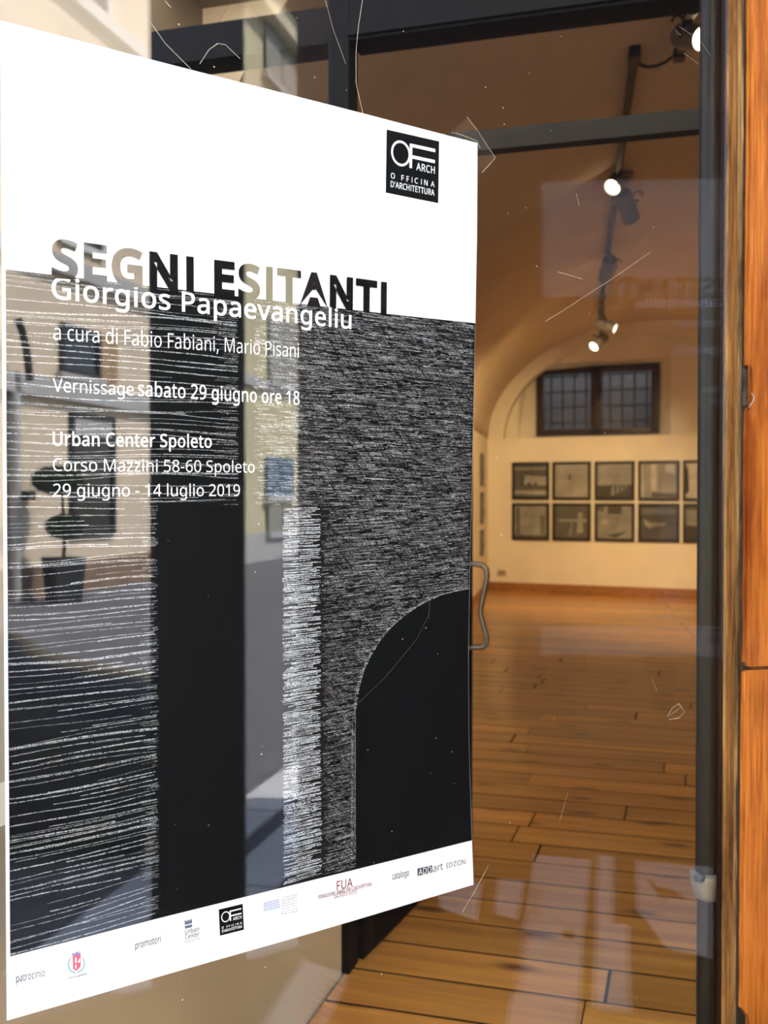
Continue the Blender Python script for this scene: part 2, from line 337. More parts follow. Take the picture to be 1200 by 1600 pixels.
# lettering: outlines of a plain humanist sans, [advance, contours] per character
GLYPHS = {"'":[180,[[128,573,112,366,68,366,52,573]]],",":[215,[[154,84,136,23,111,-42,85,-103,33,-103,49,-38,63,31,73,93,148,93]]],"-":[258,[[32,184,32,246,226,246,226,184]]],"0":[458,[[419,287,418,242,415,201,409,163,401,128,390,97,376,70,359,47,339,27,316,12,290,1,261,-6,229,-8,188,-4,153,8,122,27,97,54,76,88,60,129,48,176,42,229,39,287,41,346,48,399,58,446,73,486,93,520,119,547,149,566,186,578,229,581,269,578,304,566,335,547,361,520,382,486,399,446,410,399,417,346],[110,287,111,238,115,194,121,156,131,125,143,98,159,78,178,64,202,55,229,52,256,55,279,64,298,78,314,98,326,124,336,156,343,194,347,238,348,287,347,336,343,380,336,417,326,449,314,475,298,495,279,510,256,518,229,521,202,518,178,510,159,495,143,475,131,449,121,417,115,380,111,336]]],"1":[458,[[285,0,216,0,216,400,216,439,217,470,219,499,196,477,169,455,108,405,71,452,226,573,285,573]]],"2":[458,[[417,0,38,0,38,59,188,210,261,287,280,309,295,331,306,353,315,376,320,399,322,424,318,453,309,477,294,496,273,510,249,518,221,520,194,519,169,514,147,506,126,495,104,482,83,466,45,513,94,548,113,557,132,565,153,572,174,577,197,580,221,581,255,579,285,572,313,562,336,548,356,531,372,510,384,485,391,458,394,428,392,399,386,371,375,344,361,318,344,292,324,267,247,185,128,67,128,64,417,64]]],"4":[458,[[443,130,359,130,359,0,291,0,291,130,17,130,17,190,286,576,359,576,359,193,443,193],[291,374,291,412,293,444,294,474,295,500,292,500,276,468,257,438,86,193,291,193]]],"5":[458,[[221,351,258,349,292,342,322,331,349,316,371,297,389,274,402,247,410,217,413,183,410,145,402,111,387,81,368,54,343,32,314,15,280,2,242,-5,199,-8,170,-7,142,-4,116,0,91,6,70,14,51,23,51,90,71,79,95,70,121,62,148,57,174,53,200,52,227,54,252,58,274,65,293,76,310,89,323,106,333,126,339,149,341,176,337,210,325,239,306,262,279,279,243,289,197,292,146,288,99,280,64,302,86,573,373,573,373,508,146,508,132,342,169,348]]],"6":[458,[[44,245,45,278,47,310,51,342,57,374,64,404,75,433,87,461,103,486,121,510,143,530,168,548,196,562,228,572,265,578,306,581,344,579,377,573,377,513,344,520,308,523,273,521,242,515,216,504,193,491,173,474,158,454,145,431,134,407,127,380,121,352,117,322,115,291,119,291,128,303,138,315,150,326,163,335,178,343,194,350,213,355,233,357,255,358,287,356,316,349,342,338,365,322,384,303,400,279,412,251,419,220,421,184,419,147,411,112,399,82,382,55,361,33,336,15,307,2,275,-5,239,-8,212,-6,187,-1,163,7,140,19,119,35,101,54,84,76,70,103,59,133,51,166,46,204],[238,51,270,55,297,66,320,84,337,109,348,143,351,184,348,218,339,247,324,271,302,289,274,300,241,303,217,301,195,296,175,287,157,276,143,263,131,248,122,232,117,215,115,198,116,181,119,163,123,146,129,129,137,114,146,99,158,85,170,74,185,64,201,57,219,53]]],"8":[458,[[229,581,261,579,291,574,318,565,341,553,362,538,378,519,390,497,398,472,400,443,399,421,394,401,385,383,374,367,361,352,346,338,329,325,310,314,291,303,314,291,335,279,355,265,373,250,389,234,401,216,411,196,417,173,419,148,416,118,408,90,395,65,378,44,356,26,330,11,300,1,267,-6,231,-8,192,-6,157,0,126,10,100,24,78,42,61,63,49,87,42,115,39,146,41,171,47,194,56,214,68,232,82,249,99,264,118,277,138,289,158,299,140,310,123,322,107,336,93,350,81,366,71,383,64,401,59,422,58,444,60,472,68,497,80,518,97,537,117,552,141,565,168,573,197,579],[108,145,112,119,121,96,138,76,161,60,192,51,229,48,265,51,295,60,319,76,336,96,346,120,350,148,348,166,343,182,335,197,324,211,310,223,293,235,274,246,253,256,229,265,217,270,194,260,174,249,157,237,142,225,130,212,121,197,114,182,110,164],[228,524,200,521,176,514,155,502,139,486,130,466,127,441,128,422,133,406,141,391,151,379,164,367,179,357,232,330,282,357,296,367,307,379,317,392,325,406,329,423,330,441,327,466,318,486,302,502,282,514,257,521]]],"9":[458,[[417,328,416,295,414,263,410,231,405,199,397,168,387,139,374,112,358,86,340,63,318,42,293,25,265,11,232,0,195,-6,154,-8,117,-6,82,0,82,60,115,53,152,50,188,52,218,58,245,68,268,82,287,99,303,118,316,141,327,165,334,192,340,221,344,250,346,281,341,281,332,269,322,258,310,247,297,238,282,230,266,223,247,218,227,215,204,214,173,216,144,223,118,235,95,250,76,270,61,294,49,321,42,352,40,387,43,426,50,460,63,491,80,517,101,540,127,557,156,570,188,578,223,581,250,579,275,574,299,565,322,553,342,537,361,518,377,495,391,469,402,439,410,406,415,369],[223,521,192,518,165,507,142,488,124,463,113,429,110,388,113,354,122,325,137,301,158,284,186,273,220,269,244,271,266,276,286,285,304,296,318,310,330,325,339,341,344,358,346,374,345,392,342,409,338,426,332,443,324,459,315,474,304,487,291,499,277,508,260,516,242,520]]],"A":[512,[[437,0,368,177,141,177,73,0,0,0,224,575,289,575,512,0],[282,415,274,438,263,473,255,500,247,468,238,438,230,415,165,241,346,241]]],"B":[521,[[241,573,307,569,361,558,404,541,434,515,453,478,459,431,457,409,453,389,446,371,437,354,424,340,409,328,392,317,372,309,350,304,350,300,373,295,395,288,415,279,433,267,448,253,461,236,470,215,476,191,478,163,475,130,467,100,454,74,436,52,413,33,385,19,354,8,318,2,279,0,78,0,78,573],[256,329,300,331,334,339,357,352,372,371,381,394,384,423,380,451,369,474,351,490,324,502,289,509,245,511,150,511,150,329],[150,269,150,61,265,61,311,64,346,74,371,91,388,112,398,138,401,168,399,188,395,205,388,221,377,235,362,247,344,256,321,263,293,267,260,269]]],"C":[507,[[323,517,294,516,266,510,241,502,217,490,196,474,178,456,162,434,149,410,139,383,131,353,127,321,125,286,128,241,135,200,147,164,164,132,186,105,213,83,244,68,281,58,322,55,347,56,371,58,394,62,460,78,460,15,438,8,416,2,393,-2,369,-6,342,-7,312,-8,257,-4,208,8,166,28,130,56,101,90,78,131,62,178,52,230,49,287,51,329,57,369,67,406,81,440,99,471,120,499,145,523,174,543,206,559,242,571,281,578,324,581,353,580,381,577,409,572,435,565,460,557,482,547,453,486,394,508,372,513,348,516]]],"D":[585,[[536,292,533,231,521,177,501,131,474,91,439,58,399,33,351,15,297,4,237,0,78,0,78,573,254,573,309,569,359,558,404,540,443,516,476,484,502,446,521,401,533,350],[460,289,457,337,449,379,435,415,416,444,391,469,361,487,327,500,287,508,244,511,150,511,150,62,228,62,299,68,357,87,402,119,434,164,454,220]]],"E":[446,[[398,0,78,0,78,573,398,573,398,509,150,509,150,330,383,330,383,268,150,268,150,63,398,63]]],"F":[416,[[150,0,78,0,78,573,398,573,398,509,150,509,150,306,383,306,383,243,150,243]]],"G":[584,[[326,302,524,302,524,22,493,12,462,5,431,-1,398,-5,362,-7,323,-8,267,-4,217,8,173,28,136,55,105,89,81,130,63,176,52,229,49,286,53,343,65,395,84,442,111,482,145,517,186,544,233,564,286,577,346,581,377,580,407,577,437,572,465,565,491,557,516,547,489,484,468,493,445,501,421,508,395,513,369,516,342,517,298,514,259,505,225,489,195,468,170,441,150,409,136,373,127,332,124,286,127,243,134,202,146,166,164,133,187,106,216,84,251,68,292,58,340,55,404,59,452,68,452,238,326,238]]],"H":[594,[[516,0,443,0,443,267,150,267,150,0,78,0,78,573,150,573,150,330,443,330,443,573,516,573]]],"I":[272,[[239,0,32,0,32,42,99,57,99,515,32,531,32,573,239,573,239,531,172,515,172,57,239,42]]],"L":[420,[[78,0,78,573,150,573,150,64,400,64,400,0]]],"M":[727,[[330,0,142,502,139,502,142,461,144,407,144,347,144,0,78,0,78,573,184,573,361,103,364,103,544,573,650,573,650,0,578,0,578,352,579,408,581,460,584,501,581,501,390,0]]],"N":[609,[[532,0,447,0,141,476,138,476,141,432,143,378,144,320,144,0,78,0,78,573,161,573,467,99,470,99,468,137,466,193,464,249,464,573,532,573]]],"O":[626,[[577,287,576,244,570,204,561,166,547,132,531,101,510,73,486,49,459,29,428,13,393,1,355,-6,314,-8,271,-6,232,1,196,13,165,29,138,49,114,73,94,101,78,132,65,167,56,204,51,245,49,288,52,344,62,396,78,442,100,482,130,517,166,545,208,565,258,577,314,581,369,577,417,565,459,545,495,517,524,483,547,442,564,396,574,344],[125,287,127,241,134,200,145,163,161,131,182,104,207,83,238,67,273,58,314,55,354,58,390,67,420,83,445,104,465,131,481,163,492,200,499,241,501,287,496,354,481,411,456,457,421,491,373,511,314,518,274,515,238,506,207,490,182,469,161,443,145,411,134,374,127,333]]],"P":[485,[[229,573,297,568,352,553,393,528,421,495,439,454,444,404,443,381,439,358,433,336,423,316,411,296,395,278,375,262,351,249,324,238,292,230,256,225,216,223,150,223,150,0,78,0,78,573],[223,511,150,511,150,285,208,285,242,286,272,290,298,296,320,306,338,318,352,334,362,352,368,375,370,401,366,435,354,462,334,484,306,499,269,508]]],"R":[499,[[236,573,281,571,320,565,353,555,381,540,404,522,422,500,434,474,442,444,444,410,442,381,437,356,427,334,415,315,401,298,385,285,367,274,349,264,330,257,487,0,403,0,264,237,150,237,150,0,78,0,78,573],[232,510,150,510,150,298,236,298,278,301,312,310,338,325,355,347,366,374,370,407,368,430,363,450,355,467,343,480,328,491,310,500,287,505,261,509]]],"S":[440,[[403,153,400,121,392,92,378,66,359,44,335,26,307,11,274,1,238,-6,198,-8,137,-5,83,4,41,19,41,88,62,80,86,72,113,65,142,59,171,56,201,55,228,56,252,60,273,66,290,74,305,85,316,98,324,113,329,129,330,147,329,164,325,180,318,194,308,207,295,218,277,230,255,241,228,252,196,265,131,294,114,305,98,317,85,330,74,344,65,359,57,375,52,393,49,413,48,435,51,464,58,490,71,513,89,533,110,550,136,563,165,573,197,579,231,581,262,580,290,577,318,572,343,565,367,558,389,549,366,487,302,508,278,513,254,516,229,517,207,516,187,513,169,507,155,499,142,489,133,478,126,464,122,450,121,434,122,416,126,400,133,386,143,373,156,362,172,351,193,341,217,330,246,318,278,306,307,293,332,279,353,264,371,247,385,228,395,206,401,181]]],"T":[446,[[259,0,187,0,187,509,8,509,8,573,437,573,437,509,259,509]]],"U":[586,[[513,202,511,164,503,128,489,95,470,65,446,40,416,20,380,4,338,-5,290,-8,225,-2,171,18,128,50,97,93,78,144,72,204,72,573,144,573,144,201,148,158,161,122,182,93,211,72,248,59,294,55,327,57,355,63,379,73,399,88,415,105,427,126,435,149,440,174,442,202,442,573,513,573]]],"V":[481,[[481,573,277,0,204,0,0,573,75,573,204,205,220,160,231,119,241,80,250,119,262,161,277,207,405,573]]],"Z":[458,[[427,0,30,0,30,55,332,508,40,508,40,573,419,573,419,518,118,64,427,64]]],"a":[450,[[231,437,279,433,318,422,347,403,368,375,381,338,385,293,385,0,334,0,320,61,317,61,304,46,292,33,279,22,265,13,250,5,234,-1,216,-5,195,-7,172,-8,148,-7,124,-2,103,6,84,16,68,30,55,48,45,68,39,92,37,119,43,159,59,192,87,219,127,238,179,251,243,257,316,259,316,285,313,317,306,342,293,359,275,371,253,378,227,380,205,379,183,376,163,370,106,347,84,400,104,410,126,419,151,426,177,432,204,436],[252,208,204,203,167,195,141,182,124,165,113,144,110,119,112,97,120,79,132,66,148,56,167,51,188,49,223,52,253,62,279,79,299,103,311,134,315,172,315,210]]],"b":[493,[[139,461,138,410,135,373,139,373,153,390,169,405,189,419,213,429,240,435,272,437,322,431,365,412,401,381,428,338,444,283,449,215,447,168,439,127,427,91,410,61,390,36,365,17,337,3,306,-5,272,-8,240,-6,213,0,189,10,169,24,153,38,139,55,133,55,119,0,68,0,68,609,139,609],[260,379,231,377,207,371,188,361,172,348,159,330,150,308,144,282,140,252,139,217,139,214,142,165,150,125,165,93,187,69,219,55,261,51,297,55,325,69,348,93,363,126,373,166,376,216,373,265,363,306,348,338,325,360,296,374]]],"c":[385,[[241,-8,204,-5,170,2,139,15,112,34,88,58,69,87,55,123,47,165,44,213,47,262,56,305,71,342,90,372,114,396,142,415,174,428,208,435,245,438,267,437,288,435,309,431,328,426,344,421,358,415,337,356,292,370,244,376,217,374,193,368,172,358,155,343,141,325,131,303,123,277,119,247,117,213,119,181,123,152,131,126,141,104,155,86,172,71,191,61,214,55,240,53,262,54,283,56,302,60,351,78,351,15,336,8,320,3,304,-2,285,-5,264,-7]]],"d":[493,[[221,-8,171,-2,128,17,92,48,65,91,49,146,44,214,49,282,66,338,93,381,128,413,171,432,221,438,243,437,262,434,280,429,296,423,310,416,323,407,335,397,345,386,354,374,359,374,356,405,354,438,354,609,425,609,425,0,368,0,358,58,354,58,345,46,335,35,323,24,310,15,296,7,279,1,262,-4,242,-7],[232,51,273,55,305,67,328,88,343,117,352,154,355,200,355,213,352,263,343,304,329,336,306,360,274,375,231,379,196,374,168,359,146,334,130,300,120,260,117,213,120,165,130,125,146,93,168,69,197,55]]],"e":[452,[[234,438,269,435,301,427,329,414,354,396,374,373,390,346,402,315,409,281,411,244,411,201,117,201,122,157,134,119,154,90,181,69,215,56,254,52,280,53,305,56,327,60,392,82,392,20,370,11,349,4,327,-1,304,-5,279,-7,251,-8,212,-5,176,3,143,17,114,36,90,61,70,91,56,126,47,167,44,212,47,257,55,297,68,333,86,364,108,390,134,411,164,426,198,435],[233,380,202,377,175,366,154,348,137,323,125,293,119,257,338,257,336,281,333,302,326,322,318,338,306,353,292,364,276,373,256,378]]],"f":[276,[[266,375,158,375,158,0,87,0,87,375,12,375,12,408,87,432,87,457,89,492,95,522,104,547,116,568,132,585,152,597,174,606,199,612,227,613,274,609,310,599,292,544,262,552,228,556,206,553,189,545,175,532,166,513,160,489,158,458,158,430,266,430]]],"g":[493,[[221,438,248,436,273,431,297,422,319,409,338,393,355,373,359,373,369,430,425,430,425,-7,423,-46,416,-80,404,-109,388,-135,367,-155,341,-172,310,-183,274,-190,233,-192,202,-192,174,-189,147,-186,122,-180,99,-174,78,-165,78,-100,99,-110,123,-118,149,-125,177,-130,206,-133,237,-134,271,-130,300,-119,324,-101,341,-77,352,-48,355,-13,355,4,356,32,358,57,354,57,338,37,320,21,299,8,275,-1,250,-6,221,-8,170,-2,126,18,91,51,65,95,49,149,44,214,49,278,65,332,91,377,126,411,169,431],[230,379,207,376,187,370,169,359,153,344,140,326,130,303,123,277,119,247,117,213,120,165,130,124,146,92,169,68,197,54,232,50,253,51,271,53,288,58,303,65,315,74,326,85,336,98,343,113,349,131,353,151,355,173,356,197,356,214,355,251,350,282,343,309,332,331,319,348,302,362,281,371,257,377]]],"h":[495,[[139,431,138,399,135,370,140,370,149,385,161,397,174,407,188,416,204,424,221,429,238,434,255,436,273,437,306,435,335,430,360,421,382,408,399,391,413,370,423,344,429,314,431,280,431,0,361,0,361,275,358,307,351,333,338,353,319,367,295,376,265,379,235,377,210,370,189,360,173,347,160,329,150,308,144,283,140,254,139,222,139,0,68,0,68,609,139,609]]],"i":[207,[[139,430,139,0,68,0,68,430],[104,591,115,590,124,586,133,580,140,572,144,560,145,546,144,532,140,521,133,512,124,506,115,502,104,501,93,502,83,506,75,512,68,521,64,532,63,546,64,560,68,572,75,580,83,586,93,590]]],"l":[207,[[139,0,68,0,68,609,139,609]]],"m":[750,[[540,438,584,434,621,421,649,401,669,371,681,330,685,280,685,0,615,0,615,277,613,308,606,333,594,353,577,367,555,376,528,379,490,374,460,362,438,342,423,315,414,280,411,237,411,0,342,0,342,277,341,298,337,317,332,333,325,347,315,359,303,367,289,374,272,377,253,379,227,377,204,370,185,360,170,347,158,329,150,308,144,283,140,255,139,223,139,0,68,0,68,430,125,430,136,371,140,371,149,385,160,398,173,409,186,418,201,425,217,431,233,435,249,437,266,438,298,436,325,430,349,420,369,406,386,388,398,366,402,366,418,388,438,406,461,420,486,430,512,436]]],"n":[495,[[275,438,322,434,361,421,391,401,413,371,426,330,431,280,431,0,361,0,361,275,358,307,351,333,338,353,319,367,295,376,265,379,222,374,189,361,166,338,151,308,142,269,139,223,139,0,68,0,68,430,125,430,136,371,140,371,150,385,162,398,175,409,190,418,206,425,222,431,239,435,257,437]]],"o":[485,[[442,216,440,181,436,150,428,121,417,95,404,71,388,51,369,33,348,18,324,7,299,-1,271,-6,241,-8,214,-6,188,-1,163,7,140,18,119,33,100,51,84,71,70,95,59,121,51,150,46,181,44,216,47,261,55,301,68,336,87,367,110,392,137,412,169,426,204,435,244,438,281,435,316,426,347,412,374,392,398,367,417,336,431,301,439,261],[117,216,119,184,123,154,130,128,141,105,155,86,172,71,192,59,216,53,243,51,270,53,294,59,314,71,331,86,345,105,356,128,363,154,367,184,369,216,367,248,363,277,355,303,345,325,331,344,314,359,294,370,270,376,242,379,202,374,171,359,147,335,130,303,120,263]]],"p":[493,[[273,438,322,432,365,413,401,383,428,339,444,284,449,216,447,170,439,129,427,93,410,62,390,37,365,17,337,3,306,-5,272,-8,251,-7,231,-4,213,1,197,7,182,15,170,24,139,55,134,55,137,20,139,-16,139,-192,68,-192,68,430,126,430,136,371,139,371,148,383,158,394,170,405,182,414,197,422,213,429,231,434,251,437],[260,379,233,377,210,371,190,362,174,349,161,333,152,313,145,289,141,261,139,229,139,216,140,182,144,152,150,126,159,103,172,85,188,70,208,59,233,53,261,51,286,53,308,60,326,72,341,88,354,108,364,131,371,157,375,186,376,217,373,262,363,302,348,334,325,359,296,374]]],"r":[331,[[269,438,295,437,319,433,310,368,287,372,264,374,248,373,232,369,217,363,202,355,189,346,176,334,166,321,156,305,149,289,143,270,140,251,139,229,139,0,68,0,68,430,126,430,134,351,137,351,147,367,158,381,170,395,183,407,198,418,214,426,231,433,249,437]]],"s":[384,[[348,119,346,92,339,69,327,49,311,32,292,18,268,6,241,-2,210,-6,176,-8,148,-7,122,-5,99,-1,78,5,59,11,42,19,42,83,104,60,128,54,153,50,178,49,211,51,236,57,256,66,269,79,277,94,280,112,279,123,276,132,271,141,264,150,253,158,239,167,174,196,103,228,84,239,69,252,57,266,48,283,43,302,41,324,46,358,61,386,85,408,118,425,157,435,202,438,228,437,252,434,275,430,298,424,319,417,339,409,315,353,258,372,238,377,218,379,197,380,171,379,149,374,131,366,118,356,111,343,108,328,109,317,113,307,119,298,127,290,139,282,154,274,219,246,289,215,306,203,321,191,333,176,341,159,346,140]]],"t":[289,[[212,50,245,53,272,59,272,5,240,-4,200,-8,178,-7,157,-3,138,4,120,13,104,27,91,44,82,66,76,93,74,125,74,375,13,375,13,409,75,437,103,528,144,528,144,430,269,430,269,375,144,375,144,127,146,103,153,83,163,69,177,58,193,52]]],"u":[495,[[427,430,427,0,370,0,359,57,356,57,346,43,334,31,321,20,306,11,290,4,273,-1,256,-5,238,-7,220,-8,187,-6,159,-1,134,8,112,21,95,38,81,59,71,85,65,114,63,148,63,430,135,430,135,153,137,122,145,96,158,76,176,62,200,53,230,51,260,53,285,59,306,69,323,82,336,100,345,121,352,146,356,175,357,206,357,430]]],"v":[407,[[163,0,0,430,75,430,167,176,180,137,193,96,201,63,204,63,214,96,227,138,241,176,332,430,407,430,244,0]]],"z":[377,[[346,0,31,0,31,47,262,375,45,375,45,430,340,430,340,377,112,55,346,55]]],"\u00e0":[450,[[231,437,279,433,318,422,347,403,368,375,381,338,385,293,385,0,334,0,320,61,317,61,304,46,292,33,279,22,265,13,250,5,234,-1,216,-5,195,-7,172,-8,148,-7,124,-2,103,6,84,16,68,30,55,48,45,68,39,92,37,119,43,159,59,192,87,219,127,238,179,251,243,257,316,259,316,285,313,317,306,342,293,359,275,371,253,378,227,380,205,379,183,376,163,370,106,347,84,400,104,410,126,419,151,426,177,432,204,436],[252,208,204,203,167,195,141,182,124,165,113,144,110,119,112,97,120,79,132,66,148,56,167,51,188,49,223,52,253,62,279,79,299,103,311,134,315,172,315,210],[205,614,227,575,255,532,282,496,282,486,235,486,204,513,171,546,142,579,121,606,121,614]]]," ":[209,[]]}
GLYPHS['I'] = [262, [[100, 571, 162, 571, 162, 0, 100, 0]]]
GLY = {}
def glyph_mesh(ch, bold):
    key = (ch, bold)
    if key in GLY: return GLY[key]
    cont = GLYPHS[ch][1]
    base = 0.0
    for c in cont:
        n_ = len(c) // 2
        base -= sum(c[2*i] * c[2*((i+1) % n_)+1] - c[2*((i+1) % n_)] * c[2*i+1] for i in range(n_)) / 2e6
    res = ([], [])
    for b in ((bold, bold * 1.35, bold * 1.7, bold * 0.6, 0.0) if bold > 0 else (bold, 0.0)):
        cu = bpy.data.curves.new('lettering', 'CURVE')
        cu.dimensions = '2D'; cu.fill_mode = 'BOTH'; cu.offset = b
        for c in cont:
            n_ = len(c) // 2
            sp = cu.splines.new('POLY'); sp.points.add(n_ - 1); sp.use_cyclic_u = True
            for i in range(n_): sp.points[i].co = (c[2*i] / 1000.0, c[2*i+1] / 1000.0, 0, 1)
        o = bpy.data.objects.new('lettering', cu); COL.objects.link(o)
        dg = bpy.context.evaluated_depsgraph_get(); dg.update()
        me = bpy.data.meshes.new_from_object(o.evaluated_get(dg))
        ar = sum(p.area for p in me.polygons)
        res = ([(v.co.x, v.co.y) for v in me.vertices], [tuple(p.vertices) for p in me.polygons])
        bpy.data.objects.remove(o); bpy.data.curves.remove(cu); bpy.data.meshes.remove(me)
        if b <= 0 or ar > base * (1 + 9 * b): break
    GLY[key] = res
    return res
def text_data(s, bold=0.0, space=1.0):
    vs = []; fs = []; x = 0.0
    for ch in s:
        if ch != ' ':
            gv, gf = glyph_mesh(ch, bold)
            k = len(vs)
            vs += [(x + a, b) for a, b in gv]; fs += [tuple(i + k for i in f) for f in gf]
        x += (GLYPHS[ch][0] / 1000.0 + max(0, bold) * 1.6) * space
    return vs, fs
CAP = max(v[1] for v in text_data('H')[0])

# ================================================================== THE SETTING
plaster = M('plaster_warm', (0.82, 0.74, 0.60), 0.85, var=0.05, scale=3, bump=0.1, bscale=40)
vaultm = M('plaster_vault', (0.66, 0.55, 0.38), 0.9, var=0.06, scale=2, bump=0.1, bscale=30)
steel = M('black_steel', (0.005, 0.0036, 0.0028), 0.6, spec=0.08, var=0.2, scale=20)
greymet = M('grey_metal_bar', (0.024, 0.019, 0.013), 0.6, var=0.1, scale=30, spec=0.06)
tanpl = M('tan_plaster', (0.56, 0.42, 0.24), 0.8, var=0.06, scale=4, bump=0.05)
outpl = M('facade_plaster', (0.21, 0.165, 0.11), 0.9, var=0.08, scale=2)
pave = M('street_paving', (0.15, 0.155, 0.17), 0.85, var=0.2, scale=6, bump=0.3, bscale=30)
glass = glass_mat('clear_glass')
FLZ = 0.25

# street
g = box('ground', -14, 45, -40, 2.0, -0.1, 0.0, pave)
tag(g, 'grey paved street outside the shop', 'street', kind='structure')

# facade frame
EF = V((math.sin(math.radians(106.5)), math.cos(math.radians(106.5)), 0))
NF = V((-EF.y, EF.x, 0))                   # into the room
P0 = V((-0.083, 2.43, 0))
FROT = math.atan2(EF.y, EF.x)
def fac(t, y, z=0): return P0 + EF * t + NF * y + V((0, 0, z))

AX = math.radians(10.6)
RA = V((math.sin(AX), math.cos(AX), 0))    # room axis
RB = V((RA.y, -RA.x, 0))                   # to the right
LB = V((1.25, 12.3, 0))                    # left back corner
def isect(p, d, q, e):
    den = d.x * e.y - d.y * e.x
    s = ((q.x - p.x) * e.y - (q.y - p.y) * e.x) / den
    return p + d * s
TL = (isect(LB, RA, P0, EF) - P0).dot(EF) - 0.012
wf = empty('wall_front', P0, FROT)
tag(wf, 'plastered shopfront wall around the steel-framed entrance', 'wall', kind='structure')
box('wall_panel', TL, 4.0, 0.0, 0.30, 2.74, 4.6, outpl, wf)
box('wall_panel', -4.5, TL, 0.0, 0.30, 0.0, 4.6, outpl, wf)
box('wall_panel', 1.10, 4.0, 0.0, 0.30, 0.0, 2.74, outpl, wf)

lw = box('wall_low', -0.14, -0.02, -1.30, 0.0, 0.0, 1.0, tanpl)
lw.location = P0; lw.rotation_euler = (0, 0, FROT)
tag(lw, 'low tan plastered wall beside the entrance below the poster', 'wall', kind='structure')

fr = empty('trim_1', P0, FROT)
tag(fr, 'black steel frame of the entrance with a grey cross bar', 'frame', kind='structure')
box('post', -0.052, 0.0, 0.0, 0.07, FLZ, 2.74, steel, fr, 0.003)
box('head_beam', 0.0, 1.10, 0.0, 0.09, 2.468, 2.74, steel, fr, 0.003)
box('head_lip', 0.0, 1.10, -0.012, 0.0, 2.475, 2.50, steel, fr)
box('cross_bar', 0.0, 1.10, 0.015, 0.055, 2.186, 2.232, greymet, fr, 0.002)
box('side_beam', TL, -0.052, 0.0, 0.09, 2.468, 2.555, steel, fr, 0.003)
box('bottom_beam', TL, -0.052, 0.0, 0.07, 0.25, 0.32, steel, fr)
box('jamb', 1.06, 1.10, 0.0, 0.09, FLZ, 2.468, steel, fr)

# room
BK = V((math.sin(math.radians(115)), math.cos(math.radians(115)), 0))
HW = 1.85                                  # half width of the vault
LF = isect(LB, RA, P0, EF)
RBk = isect(LB + RB * (2 * HW), RA, LB, BK)
RF = isect(LB + RB * (2 * HW), RA, P0, EF)
LFi = LF + NF * 0.31; RFi = RF + NF * 0.31
SPR = 2.06; RISE = 1.29

# floor slab and planks
flo = mesh_obj('floor', [fac(-0.9, -0.30, 0.0), fac(3.9, -0.30, 0.0), RBk + RB*0.1 + V((0,0,0)), LB - RB*0.1,
                         fac(-0.9, -0.30, 0.228), fac(3.9, -0.30, 0.228), RBk + RB*0.1 + V((0,0,0.228)), LB - RB*0.1 + V((0,0,0.228))],
               [(0,3,2,1),(4,5,6,7),(0,1,5,4),(1,2,6,5),(2,3,7,6),(3,0,4,7)], M('subfloor', (0.03, 0.018, 0.01), 0.9))
tag(flo, 'honey-coloured plank floor of the gallery', 'floor', kind='structure')
plankm = wood_mat('floor_wood', (0.37, 0.14, 0.022), (0.70, 0.31, 0.058), scale=1.3, rough=0.30, rnd=0.24, knots=True, bump=0.04, coat=0.3)
plank_edge = M('joint_dirt', (0.02, 0.010, 0.004), 0.95, spec=0.0)
RW = 0.168
row = 0; y = -0.30
plank_cache = {}
def room_t(y, side):
    p = P0 + NF * y
    q = LF if side == 'L' else RF
    h = isect(p, EF, q, RA)
    return (h - P0).dot(EF)
while y < 11.0:
    tl = room_t(y + RW, 'L') - 0.01
    tr = room_t(y, 'R') - 0.005
    if y < 0.31:
        tl = -0.015; tr = 1.09
    # stop at the back wall
    hb = isect(P0 + NF * (y + RW), EF, LB, BK)
    tb = (hb - P0).dot(EF)
    tr = min(tr, tb + 0.35) if y > 6 else tr
    if tr - tl < 0.3: break
    t = tl
    rs = random.Random(row * 13 + 5)
    first = True
    while t < tr - 0.01:
        ln = rs.choice([0.9, 1.2, 1.6, 2.0]) * (rs.uniform(0.4, 1) if first else 1)
        if y > 5: ln = rs.choice([2.0, 2.6])
        first = False
        e = min(t + ln, tr)
        if tr - e < 0.25: e = tr
        w = round(e - t, 2)
        if w not in plank_cache:
            bm = bmesh.new(); add_box(bm, 0.0025, w - 0.0025, 0.004, RW - 0.004, 0, 0.022)
            me = bpy.data.meshes.new('plank'); bm.to_mesh(me); bm.free(); me.materials.append(plankm); me.materials.append(plank_edge)
            for p_ in me.polygons: p_.material_index = 0 if p_.normal.z > 0.5 else 1
            plank_cache[w] = me
        o = link(bpy.data.objects.new('plank', plank_cache[w]), flo)
        o.location = fac(t, y, 0.228); o.rotation_euler = (0, 0, FROT)
        t = e
    y += RW; row += 1

# side walls
def wall_seg(name, a, b, out, z0, z1, mat, label, th=0.25, kind='structure'):
    vs = []
    for z in (z0, z1):
        vs += [a + V((0,0,z)), b + V((0,0,z)), b + out*th + V((0,0,z)), a + out*th + V((0,0,z))]
    o = mesh_obj(name, vs, [(0,3,2,1),(4,5,6,7),(0,1,5,4),(1,2,6,5),(2,3,7,6),(3,0,4,7)], mat)
    return tag(o, label, 'wall', kind=kind)
wall_seg('wall_left', LFi, LB, -RB, 0.0, SPR, plaster, 'warm cream left wall of the gallery')
wall_seg('wall_right', RFi, RBk, RB, 0.0, SPR, plaster, 'warm cream right wall of the gallery')
